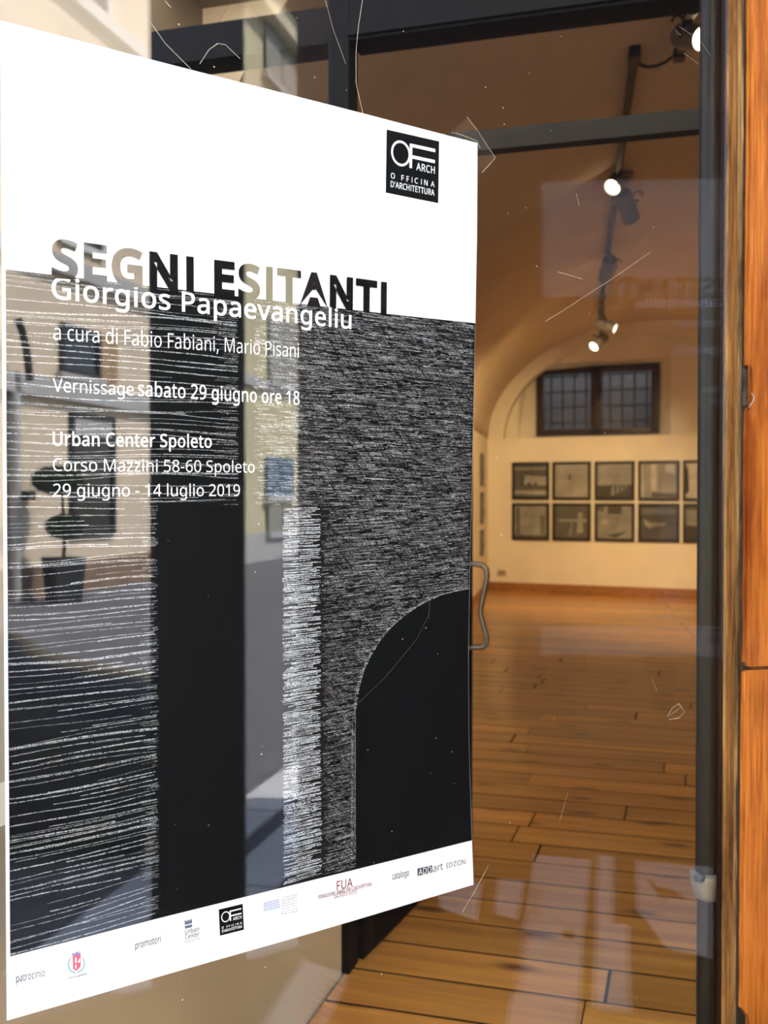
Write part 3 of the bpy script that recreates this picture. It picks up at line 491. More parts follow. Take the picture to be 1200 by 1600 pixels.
# vault: half ellipse swept from front to back
def vault_pts(scale=1.0, n=28):
    return [(-HW * scale * math.cos(math.pi * i / n), SPR + RISE * scale * math.sin(math.pi * i / n)) for i in range(n + 1)]
def vault_pos(x, z, p, d):
    """point on the line across the room at p with direction d; x measured across from the room axis"""
    c = LB + RB * HW
    q = c + RB * x
    h = isect(q, RA, p, d)
    return V((h.x, h.y, z))
vs = []; n = 28
for x, z in vault_pts():
    vs.append(vault_pos(x, z, P0 + NF * 0.28, EF)); vs.append(vault_pos(x, z, LB + RA*0.02, BK))
fs = [(2*i, 2*i+1, 2*i+3, 2*i+2) for i in range(n)]
off = len(vs)
for x, z in [(a * 1.08, SPR + (b - SPR) * 1.1 ) for a, b in vault_pts()]:
    vs.append(vault_pos(x, z, P0 + NF * 0.28, EF)); vs.append(vault_pos(x, z, LB + RA*0.02, BK))
fs += [(off+2*i, off+2*i+2, off+2*i+3, off+2*i+1) for i in range(n)]
fs += [(0, off, off+1, 1), (2*n, 2*n+1, off+2*n+1, off+2*n)]
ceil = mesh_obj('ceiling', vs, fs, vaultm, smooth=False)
for p in ceil.data.polygons: p.use_smooth = True
tag(ceil, 'plastered barrel vault over the gallery', 'ceiling', kind='structure')

# back wall with arched niche
BN = V((-BK.y, BK.x, 0))                   # beyond the back wall
wb = empty('wall_back', LB, 0)
tag(wb, 'cream back wall with an arched recess over its lower half', 'wall', kind='structure')
def rel(p): return V(p) - LB
NICHE = 0.30
def bkquad(name, a, b, th, z0, z1, mat):
    vs = []
    for z in (z0, z1):
        vs += [rel(a) + V((0,0,z)), rel(b) + V((0,0,z)), rel(b + BN*th) + V((0,0,z)), rel(a + BN*th) + V((0,0,z))]
    return mesh_obj(name, vs, [(0,3,2,1),(4,5,6,7),(0,1,5,4),(1,2,6,5),(2,3,7,6),(3,0,4,7)], mat, wb)
bkquad('lower_wall', LB - BK*0.3, RBk + BK*0.3, 0.45, 0.0, SPR, plaster)
NS = 0.90
vs = []
for (x, z), (x2, z2) in zip(vault_pts(1.08), vault_pts(NS)):
    vs.append(rel(vault_pos(x, z, LB, BK))); vs.append(rel(vault_pos(x2, z2, LB, BK))); vs.append(rel(vault_pos(x2, z2, LB + BN * NICHE, BK)))
fs = []
for i in range(n):
    a, b = 3*i, 3*(i+1)
    fs += [(a, a+1, b+1, b), (a+1, a+2, b+2, b+1)]
mesh_obj('arch_band', vs, fs, plaster, wb)
# window wall with hole
def bkpt(px, py, off): return on_plane(px, py, BN, BN.dot(LB) + off)
WOFF = NICHE + 0.22
w0 = bkpt(840, 577, WOFF); w1 = bkpt(1030, 675, WOFF)
wx0 = (w0 - LB).dot(BK); wx1 = (w1 - LB).dot(BK); wz0 = w1.z; wz1 = w0.z
wz0 = SPR + 0.05
def bk3(x, y, z): return BK * x + BN * y + V((0, 0, z))
outer = [((vault_pos(x, z, LB + BN * NICHE, BK) - LB).dot(BK), z) for x, z in vault_pts(NS)]
SPL = 0.17
inner = [(wx0 - SPL, SPR), (wx0 - SPL, wz1 + 0.03), (wx1 + SPL, wz1 + 0.03), (wx1 + SPL, SPR)]
poly = [outer[0]] + outer[1:] + [inner[3], inner[2], inner[1], inner[0]]
tri = tessellate_polygon([[V((x, z, 0)) for x, z in poly]])
mesh_obj('niche_wall', [bk3(x, NICHE, z) for x, z in poly], [tuple(t) for t in tri], plaster, wb)
back = [(wx0, wz0), (wx0, wz1), (wx1, wz1), (wx1, wz0)]
vs = [bk3(x, NICHE, z) for x, z in inner] + [bk3(x, WOFF, z) for x, z in back]
mesh_obj('window_splay', vs, [(0,1,5,4), (1,2,6,5), (2,3,7,6), (3,0,4,7)], plaster, wb)
# front spandrel between the vault and the shopfront wall
vs = []
finv = Matrix.Rotation(-FROT, 4, 'Z') @ Matrix.Translation(-P0)
for x, z in vault_pts():
    q = vault_pos(x, z, P0 + NF * 0.285, EF)
    vs.append(finv @ q); vs.append(finv @ V((q.x, q.y, 4.5)))
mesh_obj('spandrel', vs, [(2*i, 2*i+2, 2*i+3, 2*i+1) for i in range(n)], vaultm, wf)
# added shaft walls that dim the daylight behind the window
vs = [bk3(wx0-0.5, WOFF+0.9, 0.5), bk3(wx1+0.5, WOFF+0.9, 0.5), bk3(wx1+0.5, WOFF+0.9, 4.4), bk3(wx0-0.5, WOFF+0.9, 4.4),
      bk3(wx0-0.5, WOFF+0.02, 0.5), bk3(wx1+0.5, WOFF+0.02, 0.5), bk3(wx1+0.5, WOFF+0.02, 4.4), bk3(wx0-0.5, WOFF+0.02, 4.4)]
mesh_obj('dimming_shaft', vs, [(0,1,2,3), (0,3,7,4), (1,5,6,2), (0,4,5,1)], M('dimming_shaft_grey', (0.09, 0.095, 0.105), 0.9), wb)
# back-wall top closure above the niche so no sky leaks in
vs = [bk3(-0.6, 0.46, SPR), bk3(-0.6, 0.46, 4.4), bk3(wx0-0.3, 0.46, 4.4), bk3(wx0-0.3, 0.46, SPR),
      bk3(wx1+0.3, 0.46, SPR), bk3(wx1+0.3, 0.46, 4.4), bk3(5.0, 0.46, 4.4), bk3(5.0, 0.46, SPR), bk3(wx0-0.3, 0.46, wz1+0.1), bk3(wx1+0.3, 0.46, wz1+0.1)]
mesh_obj('upper_wall', vs, [(0,1,2,3), (4,5,6,7), (8,2,5,9)], plaster, wb)

# window in the niche
wd = empty('window_1', LB + bk3((wx0 + wx1) / 2, WOFF, wz0), math.atan2(BK.y, BK.x))
tag(wd, 'dark wooden two-leaf window with a grille high in the back wall', 'window', kind='structure')
wfm = wood_mat('window_wood', (0.02, 0.010, 0.006), (0.045, 0.022, 0.012), rough=0.4, axis='Z')
hw = (wx1 - wx0) / 2; hh = wz1 - wz0; B = 0.085
for nm, a in (('stile', (-hw, -hw + B, 0, hh)), ('stile', (hw - B, hw, 0, hh)), ('mullion', (-0.065, 0.065, 0, hh)),
              ('rail', (-hw + B, hw - B, 0, B * 0.8)), ('rail', (-hw + B, hw - B, hh - B, hh))):
    box(nm, a[0], a[1], -0.05, 0.02, a[2], a[3], wfm, wd, 0.004)
winglass = bpy.data.materials.new('window_pane_glass'); winglass.use_nodes = True
nt, N, L, b = nodes_of(winglass)
b.inputs['Base Color'].default_value = (0.75, 0.82, 0.9, 1); b.inputs['Roughness'].default_value = 0.07
b.inputs['Transmission Weight'].default_value = 0.0
tr = N.new('ShaderNodeBsdfTransparent'); tr.inputs[0].default_value = (0.75, 0.8, 0.85, 1)
gs = N.new('ShaderNodeBsdfGlossy'); gs.inputs['Roughness'].default_value = 0.08
mx = N.new('ShaderNodeMixShader'); mx.inputs[0].default_value = 0.08
nz = N.new('ShaderNodeTexNoise'); nz.inputs['Scale'].default_value = 9
bp = N.new('ShaderNodeBump'); bp.inputs['Strength'].default_value = 0.12; bp.inputs['Distance'].default_value = 0.02
L.new(nz.outputs['Fac'], bp.inputs['Height']); L.new(bp.outputs[0], gs.inputs['Normal'])
L.new(tr.outputs[0], mx.inputs[1]); L.new(gs.outputs[0], mx.inputs[2]); L.new(mx.outputs[0], N['Material Output'].inputs['Surface'])
box('pane', -hw + B, -0.065, -0.012, -0.006, B*0.8, hh - B, winglass, wd)
box('pane', 0.065, hw - B, -0.012, -0.006, B*0.8, hh - B, winglass, wd)
gm = M('grille_iron', (0.012, 0.012, 0.014), 0.6)
for i in range(9):
    x = -hw + B + 0.07 + i * (2*hw - 2*B - 0.14) / 8
    if abs(x) > 0.07: box('grille_bar', x - 0.009, x + 0.009, 0.05, 0.065, -0.02, hh + 0.02, gm, wd)
for i in range(4):
    z = 0.16 + i * (hh - 0.26) / 3
    box('grille_bar', -hw - 0.02, hw + 0.02, 0.065, 0.078, z - 0.009, z + 0.009, gm, wd)

# baseboards
bbm = wood_mat('baseboard_wood', (0.24, 0.09, 0.025), (0.42, 0.19, 0.06), rough=0.4, axis='X')
def baseboard(name, a, b, inn, label):
    vs = []
    for z in (0.23, FLZ + 0.10):
        vs += [a + V((0,0,z)), b + V((0,0,z)), b + inn*0.015 + V((0,0,z)), a + inn*0.015 + V((0,0,z))]
    tag(mesh_obj(name, vs, [(0,1,2,3),(4,7,6,5),(0,4,5,1),(1,5,6,2),(2,6,7,3),(3,7,4,0)], bbm), label, 'baseboard', kind='structure')
baseboard('baseboard_back', LB + RB*0.02, RBk - RB*0.02, -BN, 'reddish wooden baseboard along the back wall')
baseboard('baseboard_left', LFi, LB - RA*0.02, RB, 'reddish wooden baseboard along the left wall')

# ------------------------------------------------------------------ outer glazed leaf (door_1)
d1 = empty('door_1', -GN * GD + GE * 0.0, GROT)     # local x = along glass, y = behind, z = height
tag(d1, 'glazed street leaf in worn orange wood carrying the poster', 'door', kind='structure')
orange = wood_mat('orange_wood', (0.30, 0.07, 0.008), (0.66, 0.23, 0.035), scale=13, rough=0.38, axis='Z', knots=True, bump=0.35, coat=0.15, wear=((0.50, 0.36, 0.30), 9.0))
beadm = wood_mat('bead_wood', (0.07, 0.03, 0.009), (0.34, 0.17, 0.05), scale=12, rough=0.6, axis='Z', bump=0.4, wear=((0.30, 0.24, 0.20), 12.0))
creamm = wood_mat('bare_wood', (0.12, 0.07, 0.028), (0.42, 0.27, 0.11), scale=12, rough=0.7, axis='Z', bump=0.3, wear=((0.25, 0.22, 0.2), 14.0))
redw = wood_mat('stained_wood', (0.010, 0.004, 0.002), (0.026, 0.010, 0.005), scale=3, rough=0.5, axis='Z')
putty = M('old_putty', (0.022, 0.018, 0.013), 0.9, var=0.8, scale=60, bump=0.6, bscale=120, stretch=(1, 1, 0.3))
for nm_, sp_ in (('stained_wood', 0.05), ('bead_wood', 0.12), ('bare_wood', 0.15), ('orange_wood', 0.3)):
    MATS[nm_].node_tree.nodes['Principled BSDF'].inputs['Specular IOR Level'].default_value = sp_
ZT, ZB = 2.34, 0.06
def gs_(px, py=772, off=0.0): return gl(px, py, off)[0]
sL = gs_(-60); sR = gs_(1134)
box('glass_pane', sL, sR, 0.0, 0.006, 0.30, 2.26, glass, d1)
# right-hand build-up
s_bead0, s_bead1 = gs_(1131), gs_(1153)
s_gap1 = gs_(1169, 772, -0.012)
s_board = gs_(1168, 772, -0.008)
box('rebate', gs_(1126, 772, 0.01), s_bead1 + 0.03, 0.0065, 0.014, ZB, ZT, redw, d1)
box('glazing_bead', s_bead0, s_bead0 + (s_bead1 - s_bead0) * 0.62, -0.006, 0.0, ZB, ZT, beadm, d1, 0.002)
# bare splintered strip: uneven outline
rs = random.Random(3)
poly = []; x0 = s_bead0 + (s_bead1 - s_bead0) * 0.60; zz = ZB
zs = [ZB + (ZT - ZB) * i / 60 for i in range(61)]
poly = [(x0, z) for z in zs] + [(s_bead1 + rs.uniform(-0.0035, 0.002) - (0.0045 if z < 1.12 else 0), z) for z in reversed(zs)]
prism('bead_strip', poly, -0.005, 0.0, creamm, d1)
poly = [(s_bead1 - 0.008 + rs.uniform(-0.001, 0.002), z) for z in zs] + [(s_board + 0.02, z) for z in reversed(zs)]
prism('putty_joint', poly, -0.001, 0.0, putty, d1)
# orange boards: joint at y~1045, lock notch at y 572..640
def bz(py, px=1185): return gl(px, py, -0.008)[1]
e_ = s_board
sw = 0.14
jz = bz(1043)
up = [(e_ + 0.004, jz + 0.004), (e_ + sw, jz - 0.006), (e_ + sw, ZT), (e_, ZT)]
lip = [(e_ + rs.uniform(-0.0012, 0.0012), z) for z in [ZT - 0.05 - 0.03*i for i in range(11)]]
lip = [q for q in lip if q[1] > bz(566)]
up += lip
up += [(e_ - 0.001, bz(572)), (e_ + 0.010, bz(574)), (e_ + 0.0125, bz(582)), (e_ + 0.0125, bz(612)), (e_ + 0.011, bz(632)), (e_ + 0.003, bz(637)), (e_, bz(644))]
up += [(e_ - 0.001 + rs.uniform(-0.0015, 0.0012), bz(680 + 30*i)) for i in range(12)] + [(e_ - 0.003, jz + 0.012)]
prism('stile_board', up, -0.008, 0.03, orange, d1)
lo = [(e_ - 0.004, jz - 0.004), (e_ + 0.004, jz - 0.002), (e_ + sw, jz - 0.012), (e_ + sw, ZB), (e_ + 0.013, ZB), (e_ + 0.013, bz(1585)), (e_ + 0.008, bz(1578)), (e_ - 0.006, bz(1563))]
lo += [(e_ - 0.005 + rs.uniform(-0.001, 0.001), bz(1550 - 30*i)) for i in range(16)]
prism('stile_board', lo, -0.008, 0.03, orange, d1)
lk = prism('lock_plate', [(e_ - 0.006, bz(578)), (e_ + 0.010, bz(578)), (e_ + 0.010, bz(632)), (e_ - 0.006, bz(636))], -0.006, 0.02, M('old_iron', (0.09, 0.085, 0.08), 0.6, 0.5, var=0.5, scale=80), d1)
tag(lk, 'grey iron plate in the splintered notch')
bm = bmesh.new()
add_tube(bm, [(e_ + 0.006, -0.010, bz(616)), (e_ + 0.009, -0.012, bz(620)), (e_ + 0.008, -0.012, bz(628)), (e_ + 0.004, -0.011, bz(632)), (e_ + 0.0005, -0.010, bz(638))], 0.001, 8)
bm_obj('wire_hook', bm, M('pale_wire', (0.30, 0.27, 0.21), 0.6), d1, True)
# rest of the frame (outside the picture)
box('stile_board', sL - 0.13, sL, -0.03, 0.03, ZB, ZT, orange, d1, 0.003)
box('top_rail', sL, e_, -0.03, 0.03, 2.25, ZT, orange, d1, 0.003)
box('bottom_rail', sL, e_, -0.03, 0.03, ZB, 0.31, orange, d1, 0.003)
# hair scratches, dust, on the pane
scr = bpy.data.materials.new('scratch_mark'); scr.use_nodes = True
nt, N, L, b = nodes_of(scr)
b.inputs['Base Color'].default_value = (0.75, 0.68, 0.55, 1); b.inputs['Roughness'].default_value = 0.4; b.inputs['Alpha'].default_value = 0.45
MATS['scratch'] = scr
def px_strip(name, pts, w, mat, parent, off=-0.0004):
    P = [V((*gl(px, py),)) for px, py in pts]
    vs = []; fs = []
    for i, p in enumerate(P):
        a = P[max(i-1, 0)]; c = P[min(i+1, len(P)-1)]
        t = (c - a).normalized(); nn = V((-t.y, t.x))
        vs.append((p.x + nn.x*w/2, off, p.y + nn.y*w/2)); vs.append((p.x - nn.x*w/2, off, p.y - nn.y*w/2))
        if i: fs.append((2*i-2, 2*i-1, 2*i+1, 2*i))
    return mesh_obj(name, vs, fs, mat, parent)
for pts, w in (([(566,0),(560,40),(556,80),(556,130),(565,170),(573,205),(581,260)], 0.0007),
               ([(1016,394),(990,412),(950,440),(915,462),(880,485),(852,502)], 0.0005),
               ([(235,35),(258,68),(298,108)], 0.0006), ([(258,2),(267,12)], 0.0007), ([(312,100),(326,78),(340,68),(352,70),(375,92)], 0.0006),
               ([(508,0),(520,45),(540,100)], 0.0004), ([(1062,42),(1092,62),(1110,86)], 0.0004), ([(1068,83),(1092,101)], 0.0004), ([(1048,40),(1064,56)], 0.0004),
               ([(872,425),(893,431),(910,436)], 0.0006), ([(900,303),(905,322)], 0.0006), ([(763,1352),(740,1395),(722,1425)], 0.0006),
               ([(672,925),(670,960),(650,1000),(600,1060),(560,1098)], 0.00012),
               ([(1042,1120),(1050,1106),(1060,1100),(1070,1112),(1060,1122),(1045,1124)], 0.0008),
               ([(1045,1118),(1058,1110),(1064,1102),(1058,1098)], 0.0005), ([(1018,1060),(1026,1080)], 0.0005),
               ([(874,1285),(880,1262),(888,1235)], 0.0004), ([(612,330),(622,380),(626,430)], 0.0003), ([(655,372),(690,386),(735,400)], 0.0003)):
    px_strip('scratch', pts, w, scr, d1)
rs = random.Random(11)
vs = []; fs = []
for k in range(150):
    px = rs.uniform(250, 1085); py = rs.uniform(10, 1590)
    s, z = gl(px, py); r = rs.uniform(0.0003, 0.0008)
    i = len(vs); vs += [(s - r, -0.0004, z - r), (s + r, -0.0004, z - r), (s + r, -0.0004, z + r), (s - r, -0.0004, z + r)]; fs.append((i, i+1, i+2, i+3))
o = mesh_obj('dust', vs, fs, scr, d1); o['kind'] = 'stuff'

# steel pole behind the right end of the glass
polem = M('brown_pole_paint', (0.024, 0.017, 0.011), 0.33, 0.0, spec=0.13, var=0.25, scale=25, stretch=(1, 1, 0.25))
pc = on_plane(1109, 772, GN, -(GD + 0.05))
ps = pc.dot(GE)
zc = on_plane(1109, 1372, GN, -(GD + 0.05)).z
blackpaint = M('hole_black', (0.003, 0.002, 0.002), 0.9)
pole = empty('door_pole', (pc.x, pc.y, 0), GROT)
tag(pole, 'dark brown steel pole behind the right end of the glass', 'pole')
lathe('upper_tube', [(0.0195, zc + 0.008), (0.0195, 2.42), (0.0185, 2.425)], polem, pole)
lathe('lower_tube', [(0.017, 0.002), (0.017, zc - 0.02)], polem, pole)
col = lathe('collar', [(0.014, zc - 0.034), (0.021, zc - 0.027), (0.0265, zc - 0.010), (0.028, zc + 0.004), (0.028, zc + 0.010), (0.020, zc + 0.013)], M('collar_metal', (0.20, 0.165, 0.10), 0.4, 0.0, spec=0.3, var=0.2, scale=60), pole)
bm = bmesh.new(); add_tube(bm, [(-0.022, -0.006, zc + 0.008), (-0.037, -0.008, zc + 0.012)], [0.0075, 0.0065], 10)
bm_obj('bolt', bm, M('bolt_metal', (0.05, 0.05, 0.05), 0.5, 0.0, spec=0.2), pole, True, ).parent = col

hq = on_plane(1122, 201, GN, -(GD + 0.05))
box('screw_hole', 0.006, 0.012, -0.0192, -0.0175, hq.z - 0.006, hq.z + 0.006, blackpaint, pole)
# inner leaf standing open into the room
DA = math.radians(23)
d2 = empty('door_2', P0 + EF * 0.012 + NF * 0.075 + V((0, 0, 0)), math.radians(90) - DA)
tag(d2, 'black steel glazed door leaf opened into the gallery behind the poster', 'door', kind='structure')
DL = 0.86
box('stile', 0.0, 0.06, 0.0, 0.04, FLZ + 0.006, 2.17, steel, d2, 0.002)
box('stile', DL - 0.06, DL, 0.0, 0.04, FLZ + 0.006, 2.17, steel, d2, 0.002)
box('bottom_rail', 0.06, DL - 0.06, 0.0, 0.04, FLZ + 0.006, FLZ + 0.26, steel, d2, 0.002)
box('top_rail', 0.06, DL - 0.06, 0.0, 0.04, 2.10, 2.17, steel, d2, 0.002)
box('glass_pane', 0.06, DL - 0.06, 0.017, 0.023, FLZ + 0.26, 2.10, glass, d2)
hp = M('handle_metal', (0.20, 0.16, 0.11), 0.35, 0.8)
def hz(py): return CAMZ - (py - 772) / 1600.0 * 3.16
hpts = [(DL - 0.03, 0.0, hz(884)), (DL - 0.03, -0.042, hz(886)), (DL - 0.03, -0.055, hz(892)), (DL - 0.03, -0.058, hz(903)), (DL - 0.03, -0.036, hz(956)), (DL - 0.03, -0.036, hz(966)),
        (DL - 0.03, -0.058, hz(1003)), (DL - 0.03, -0.055, hz(1013)), (DL - 0.03, -0.042, hz(1018)), (DL - 0.03, 0.0, hz(1020))]
tube('handle', hpts, 0.0085, hp, d2)

# ------------------------------------------------------------------ THE POSTER
PY = 0.0085                                  # paper lies just behind the pane
c_tl = gl(4, 33, PY); c_bl = gl(7, 1596, PY); c_tr = gl(747, 223, PY); c_br = gl(744, 1385, PY)
PS0 = (c_tl[0] + c_bl[0]) / 2; PS1 = c_tr[0]
PZ0 = (c_bl[1] + c_br[1]) / 2; PZ1 = (c_tl[1] + c_tr[1]) / 2
PW = PS1 - PS0; PH = PZ1 - PZ0
def interp(t, tab):
    for (a, va), (b_, vb) in zip(tab, tab[1:]):
        if t <= b_:
            k = (t - a) / (b_ - a); k = k*k*(3 - 2*k) if False else k
            return va + (vb - va) * k
    return tab[-1][1]
BT = [(0, 0.0), (0.12, 0.001), (0.24, 0.0045), (0.4, 0.0095), (0.55, 0.0145), (0.68, 0.017), (0.8, 0.0155), (0.9, 0.011), (1.0, 0.0055)]
def bulge(x, z):
    """paper leaves the glass towards its right edge (x, z local to the sheet's lower left)"""
    u = x / PW; v = 1 - z / PH
    k = max(0.0, min(1.0, (u - 0.35) / 0.65)); k = k * k * (3 - 2 * k) * 0.5 + k * k * 0.5
    return k * interp(max(0, min(1, v)), BT) + 0.0012 * math.sin(u * 5 + v * 3) ** 2
def pp(px, py):
    y = 0.0
    for _ in range(6):
        s, z = gl(px, py, PY + y)
        x, zz = s - PS0, z - PZ0
        y = bulge(x, zz)
    return x, zz
PORIG = -GN * (GD + PY) + GE * PS0 + V((0, 0, PZ0))
def P3(x, z, layer): return (x, bulge(x, z) - 0.00035 * layer, z)
paper = M('poster_paper', (0.74, 0.81, 0.92), 0.55, spec=0.3)
pblack = M('poster_black', (0.0035, 0.004, 0.0045), 0.6, spec=0.05)
ptext = M('poster_white_ink', (0.74, 0.81, 0.92), 0.55, spec=0.3)
pgrey = M('print_grey', (0.03, 0.036, 0.055), 0.6)
def sheet(name, x0, x1, zlo, zhi, layer, nx, nz_, mat, parent):
    vs = []; fs = []
    for i in range(nx + 1):
        x = x0 + (x1 - x0) * i / nx
        a = zlo(x) if callable(zlo) else zlo; b_ = zhi(x) if callable(zhi) else zhi
        for j in range(nz_ + 1): vs.append(P3(x, a + (b_ - a) * j / nz_, layer))
    for i in range(nx):
        for j in range(nz_):
            k = i * (nz_ + 1) + j
            fs.append((k, k + nz_ + 1, k + nz_ + 2, k + 1))
    return mesh_obj(name, vs, fs, mat, parent, smooth=True)
poster = sheet('poster', 0, PW, 0, PH, 0, 24, 40, paper, None)
poster.location = PORIG; poster.rotation_euler = (0, 0, GROT)
tag(poster, 'large black and white exhibition poster titled SEGNI ESITANTI taped behind the glass', 'poster')
# black art field
aT = [pp(8, 421), pp(250, 449), pp(470, 475), pp(620, 492), pp(742, 505)]
aB = [pp(9, 1496), pp(250, 1434), pp(500, 1372), pp(737, 1313)]
def polyl(tab):
    def f(x):
        if x <= tab[0][0]: return tab[0][1]
        for a, b_ in zip(tab, tab[1:]):
            if x <= b_[0]: return a[1] + (b_[1] - a[1]) * (x - a[0]) / (b_[0] - a[0])
        return tab[-1][1]
    return f
artT = polyl(aT); artB = polyl(aB)
sheet('art_ground', 0.0035, PW - 0.0005, artB, artT, 1, 24, 40, pblack, poster)

class Strokes:
    def __init__(s): s.v = []; s.f = []
    def add(s, pts, w, layer=2):
        b0 = len(s.v); n = len(pts)
        for i, (x, z) in enumerate(pts):
            a = pts[max(i-1, 0)]; c = pts[min(i+1, n-1)]
            dx, dz = c[0]-a[0], c[1]-a[1]; l = math.hypot(dx, dz) or 1
            ww = w[i] if isinstance(w, list) else w
            nx, nz_ = -dz/l*ww/2, dx/l*ww/2
            s.v.append(P3(x+nx, z+nz_, layer)); s.v.append(P3(x-nx, z-nz_, layer))
            if i: s.f.append((b0+2*i-2, b0+2*i-1, b0+2*i+1, b0+2*i))
    def build(s, name, mat, parent):
        o = mesh_obj(name, s.v, s.f, mat, parent); o['kind'] = 'stuff'; return o
ink_l = ink_mat('chalk_line', (0.36, 0.40, 0.45), 0.47, 700)
ink_m = ink_mat('chalk_hatch', (0.19, 0.21, 0.235), 0.50, 800)
ink_d = ink_mat('chalk_soft', (0.055, 0.057, 0.063), 0.48, 900)
ink_c = ink_mat('chalk_comb', (0.40, 0.45, 0.52), 0.46, 600)
# wavy lines on the left
x245 = pp(245, 1000)[0]; x373 = pp(372, 600)[0]; x395 = pp(395, 600)[0]; x442 = pp(442, 1000)[0]; x500 = pp(500, 1000)[0]
z790 = pp(400, 790)[1]
rs = random.Random(21)
S = Strokes()
zt = aT[0][1] - 0.002; zb = aB[0][1] + 0.002
z = zt
def smooth_noise(seed):
    r = random.Random(seed)
    ph = [(r.uniform(0, 6.28), r.uniform(8, 34), r.uniform(0.2, 1.0)) for _ in range(4)]
    return lambda x: sum(a * math.sin(k * x + p) / (1 + k / 14) for p, k, a in ph)
k = 0
while z > zb - 0.02:
    fn = smooth_noise(k); fn2 = smooth_noise(1000 + k // 6)
    tilt = 0.0 + 0.05 * (zt - z) / PH
    amp = 0.0014 + 0.0012 * rs.random()
    nsub = rs.choice([1, 1, 2, 2, 3])
    for sub in range(nsub):
        zoff = rs.uniform(-0.0012, 0.0012)
        xr = x373 if z > z790 + 0.001 else x245
        xs = 0.0035 if rs.random() < 0.7 else rs.uniform(0.004, xr * 0.6)
        xe = (xr - rs.uniform(0, 0.004)) if rs.random() < 0.75 else rs.uniform(max(xs, xr * 0.3), xr)
        if xe - xs < 0.02: continue
        n_ = max(4, int((xe - xs) / 0.006))
        pts = []; ws = []
        w0 = rs.choice([0.0003, 0.00045, 0.0006, 0.0009])
        for i in range(n_ + 1):
            x = xs + (xe - xs) * i / n_
            q = z + zoff + amp * fn(x) + 0.0032 * fn2(x) + tilt * (x - 0.1) + rs.uniform(-0.0002, 0.0002)
            pts.append((x, max(artB(x) + 0.001, min(artT(x) - 0.001, q)))); ws.append(w0 * rs.uniform(0.55, 1.5))
        if pts[0][1] <= artB(pts[0][0]) + 0.002 and pts[-1][1] <= artB(pts[-1][0]) + 0.002: continue
        good = [p for p in pts if artB(p[0]) + 0.0015 < p[1] < artT(p[0]) - 0.0015]
        if len(good) < 4: continue
        S.add(good, ws[:len(good)])
    z -= rs.uniform(0.0038, 0.0078); k += 1
o = S.build('drawn_lines', ink_l, poster); tag(o, 'pale wavy drawn lines on the left of the art')
# short dense teeth at the right end of the left field
S = Strokes()
for i in range(170):
    zz = rs.uniform(artB(x245) + 0.004, z790)
    S.add([(x245 - rs.uniform(0.004, 0.02), zz + rs.uniform(-0.0006, 0.0006)), (x245 + rs.uniform(-0.001, 0.002), zz)], rs.uniform(0.0003, 0.0008))
for i in range(130):
    zz = rs.uniform(z790, artT(x373) - 0.004)
    S.add([(x373 - rs.uniform(0.004, 0.03), zz + rs.uniform(-0.0006, 0.0006)), (x373 + rs.uniform(-0.003, 0.001), zz)], rs.uniform(0.0003, 0.0006))
S.build('drawn_teeth', ink_m, poster)
# arch outline
arch_px = [(557, 1345), (556, 1300), (555, 1230), (554, 1160), (556, 1110), (561, 1075), (568, 1050), (580, 1024), (595, 1000), (612, 980), (635, 960), (660, 944), (690, 930), (715, 924), (735, 920)]
arch = [pp(*q) for q in arch_px]
arch_f = polyl(sorted(arch[4:], key=lambda q: q[0]))
xarch = arch[4][0]
def in_hatch(x, z):
    if x < x395 or x > PW - 0.001: return False
    if z > artT(x) - 0.0008 or z < artB(x) + 0.0008: return False
    if z < z790:
        if x < x442: return False
        if x < x500 + 0.0005: return False
    if x > xarch - 0.0015 and z < arch_f(x) + 0.0012: return False
    return True
dens = smooth_noise(77); dens2 = smooth_noise(99)
SA, SB, SC = Strokes(), Strokes(), Strokes()
tries = 0; cnt = 0
while cnt < 12500 and tries < 60000:
    tries += 1
    x = rs.uniform(x395, PW); z = rs.uniform(artB(x), artT(x))
    if not in_hatch(x, z): continue
    d = 0.5 + 0.3 * dens(z * 1.6 + x * 0.3) + 0.25 * dens2(x * 1.2 - z)
    ln = rs.choice([0.004, 0.007, 0.011, 0.018, 0.03]) * rs.uniform(0.6, 1.3)
    sl = rs.gauss(-0.01, 0.02) + (0.05 if z < z790 else 0)
    pts = [(x + ln * q / 3, z + ln * q / 3 * sl + rs.uniform(-0.0001, 0.0001)) for q in range(4)]
    pts = [p for p in pts if in_hatch(*p)]
    if len(pts) < 2: continue
    r_ = rs.random()
    narrow = (x < xarch and z < z790)
    if r_ < (0.16 + 0.16 * d) * (0.5 if narrow else 1): SA.add(pts, rs.uniform(0.0003, 0.0008))
    elif r_ < 0.6: SB.add(pts, rs.uniform(0.0003, 0.0007))
    elif r_ < 0.85: SC.add(pts, rs.uniform(0.0003, 0.0009))
    cnt += 1
# slanted cross-hatching
SK = Strokes()
for i in range(3600):
    x = rs.uniform(x395, PW); z = rs.uniform(artB(x), artT(x))
    if not in_hatch(x, z): continue
    ln = rs.uniform(0.008, 0.026); a = math.radians(rs.gauss(-52, 7))
    pts = [(x + ln * math.cos(a) * q / 3, z + ln * math.sin(a) * q / 3) for q in range(4)]
    pts = [p for p in pts if in_hatch(*p)]
    if len(pts) < 2: continue
    if rs.random() < 0.72: SK.add(pts, rs.uniform(0.0003, 0.0008), 3)
    else: SB.add(pts, rs.uniform(0.0002, 0.0004))
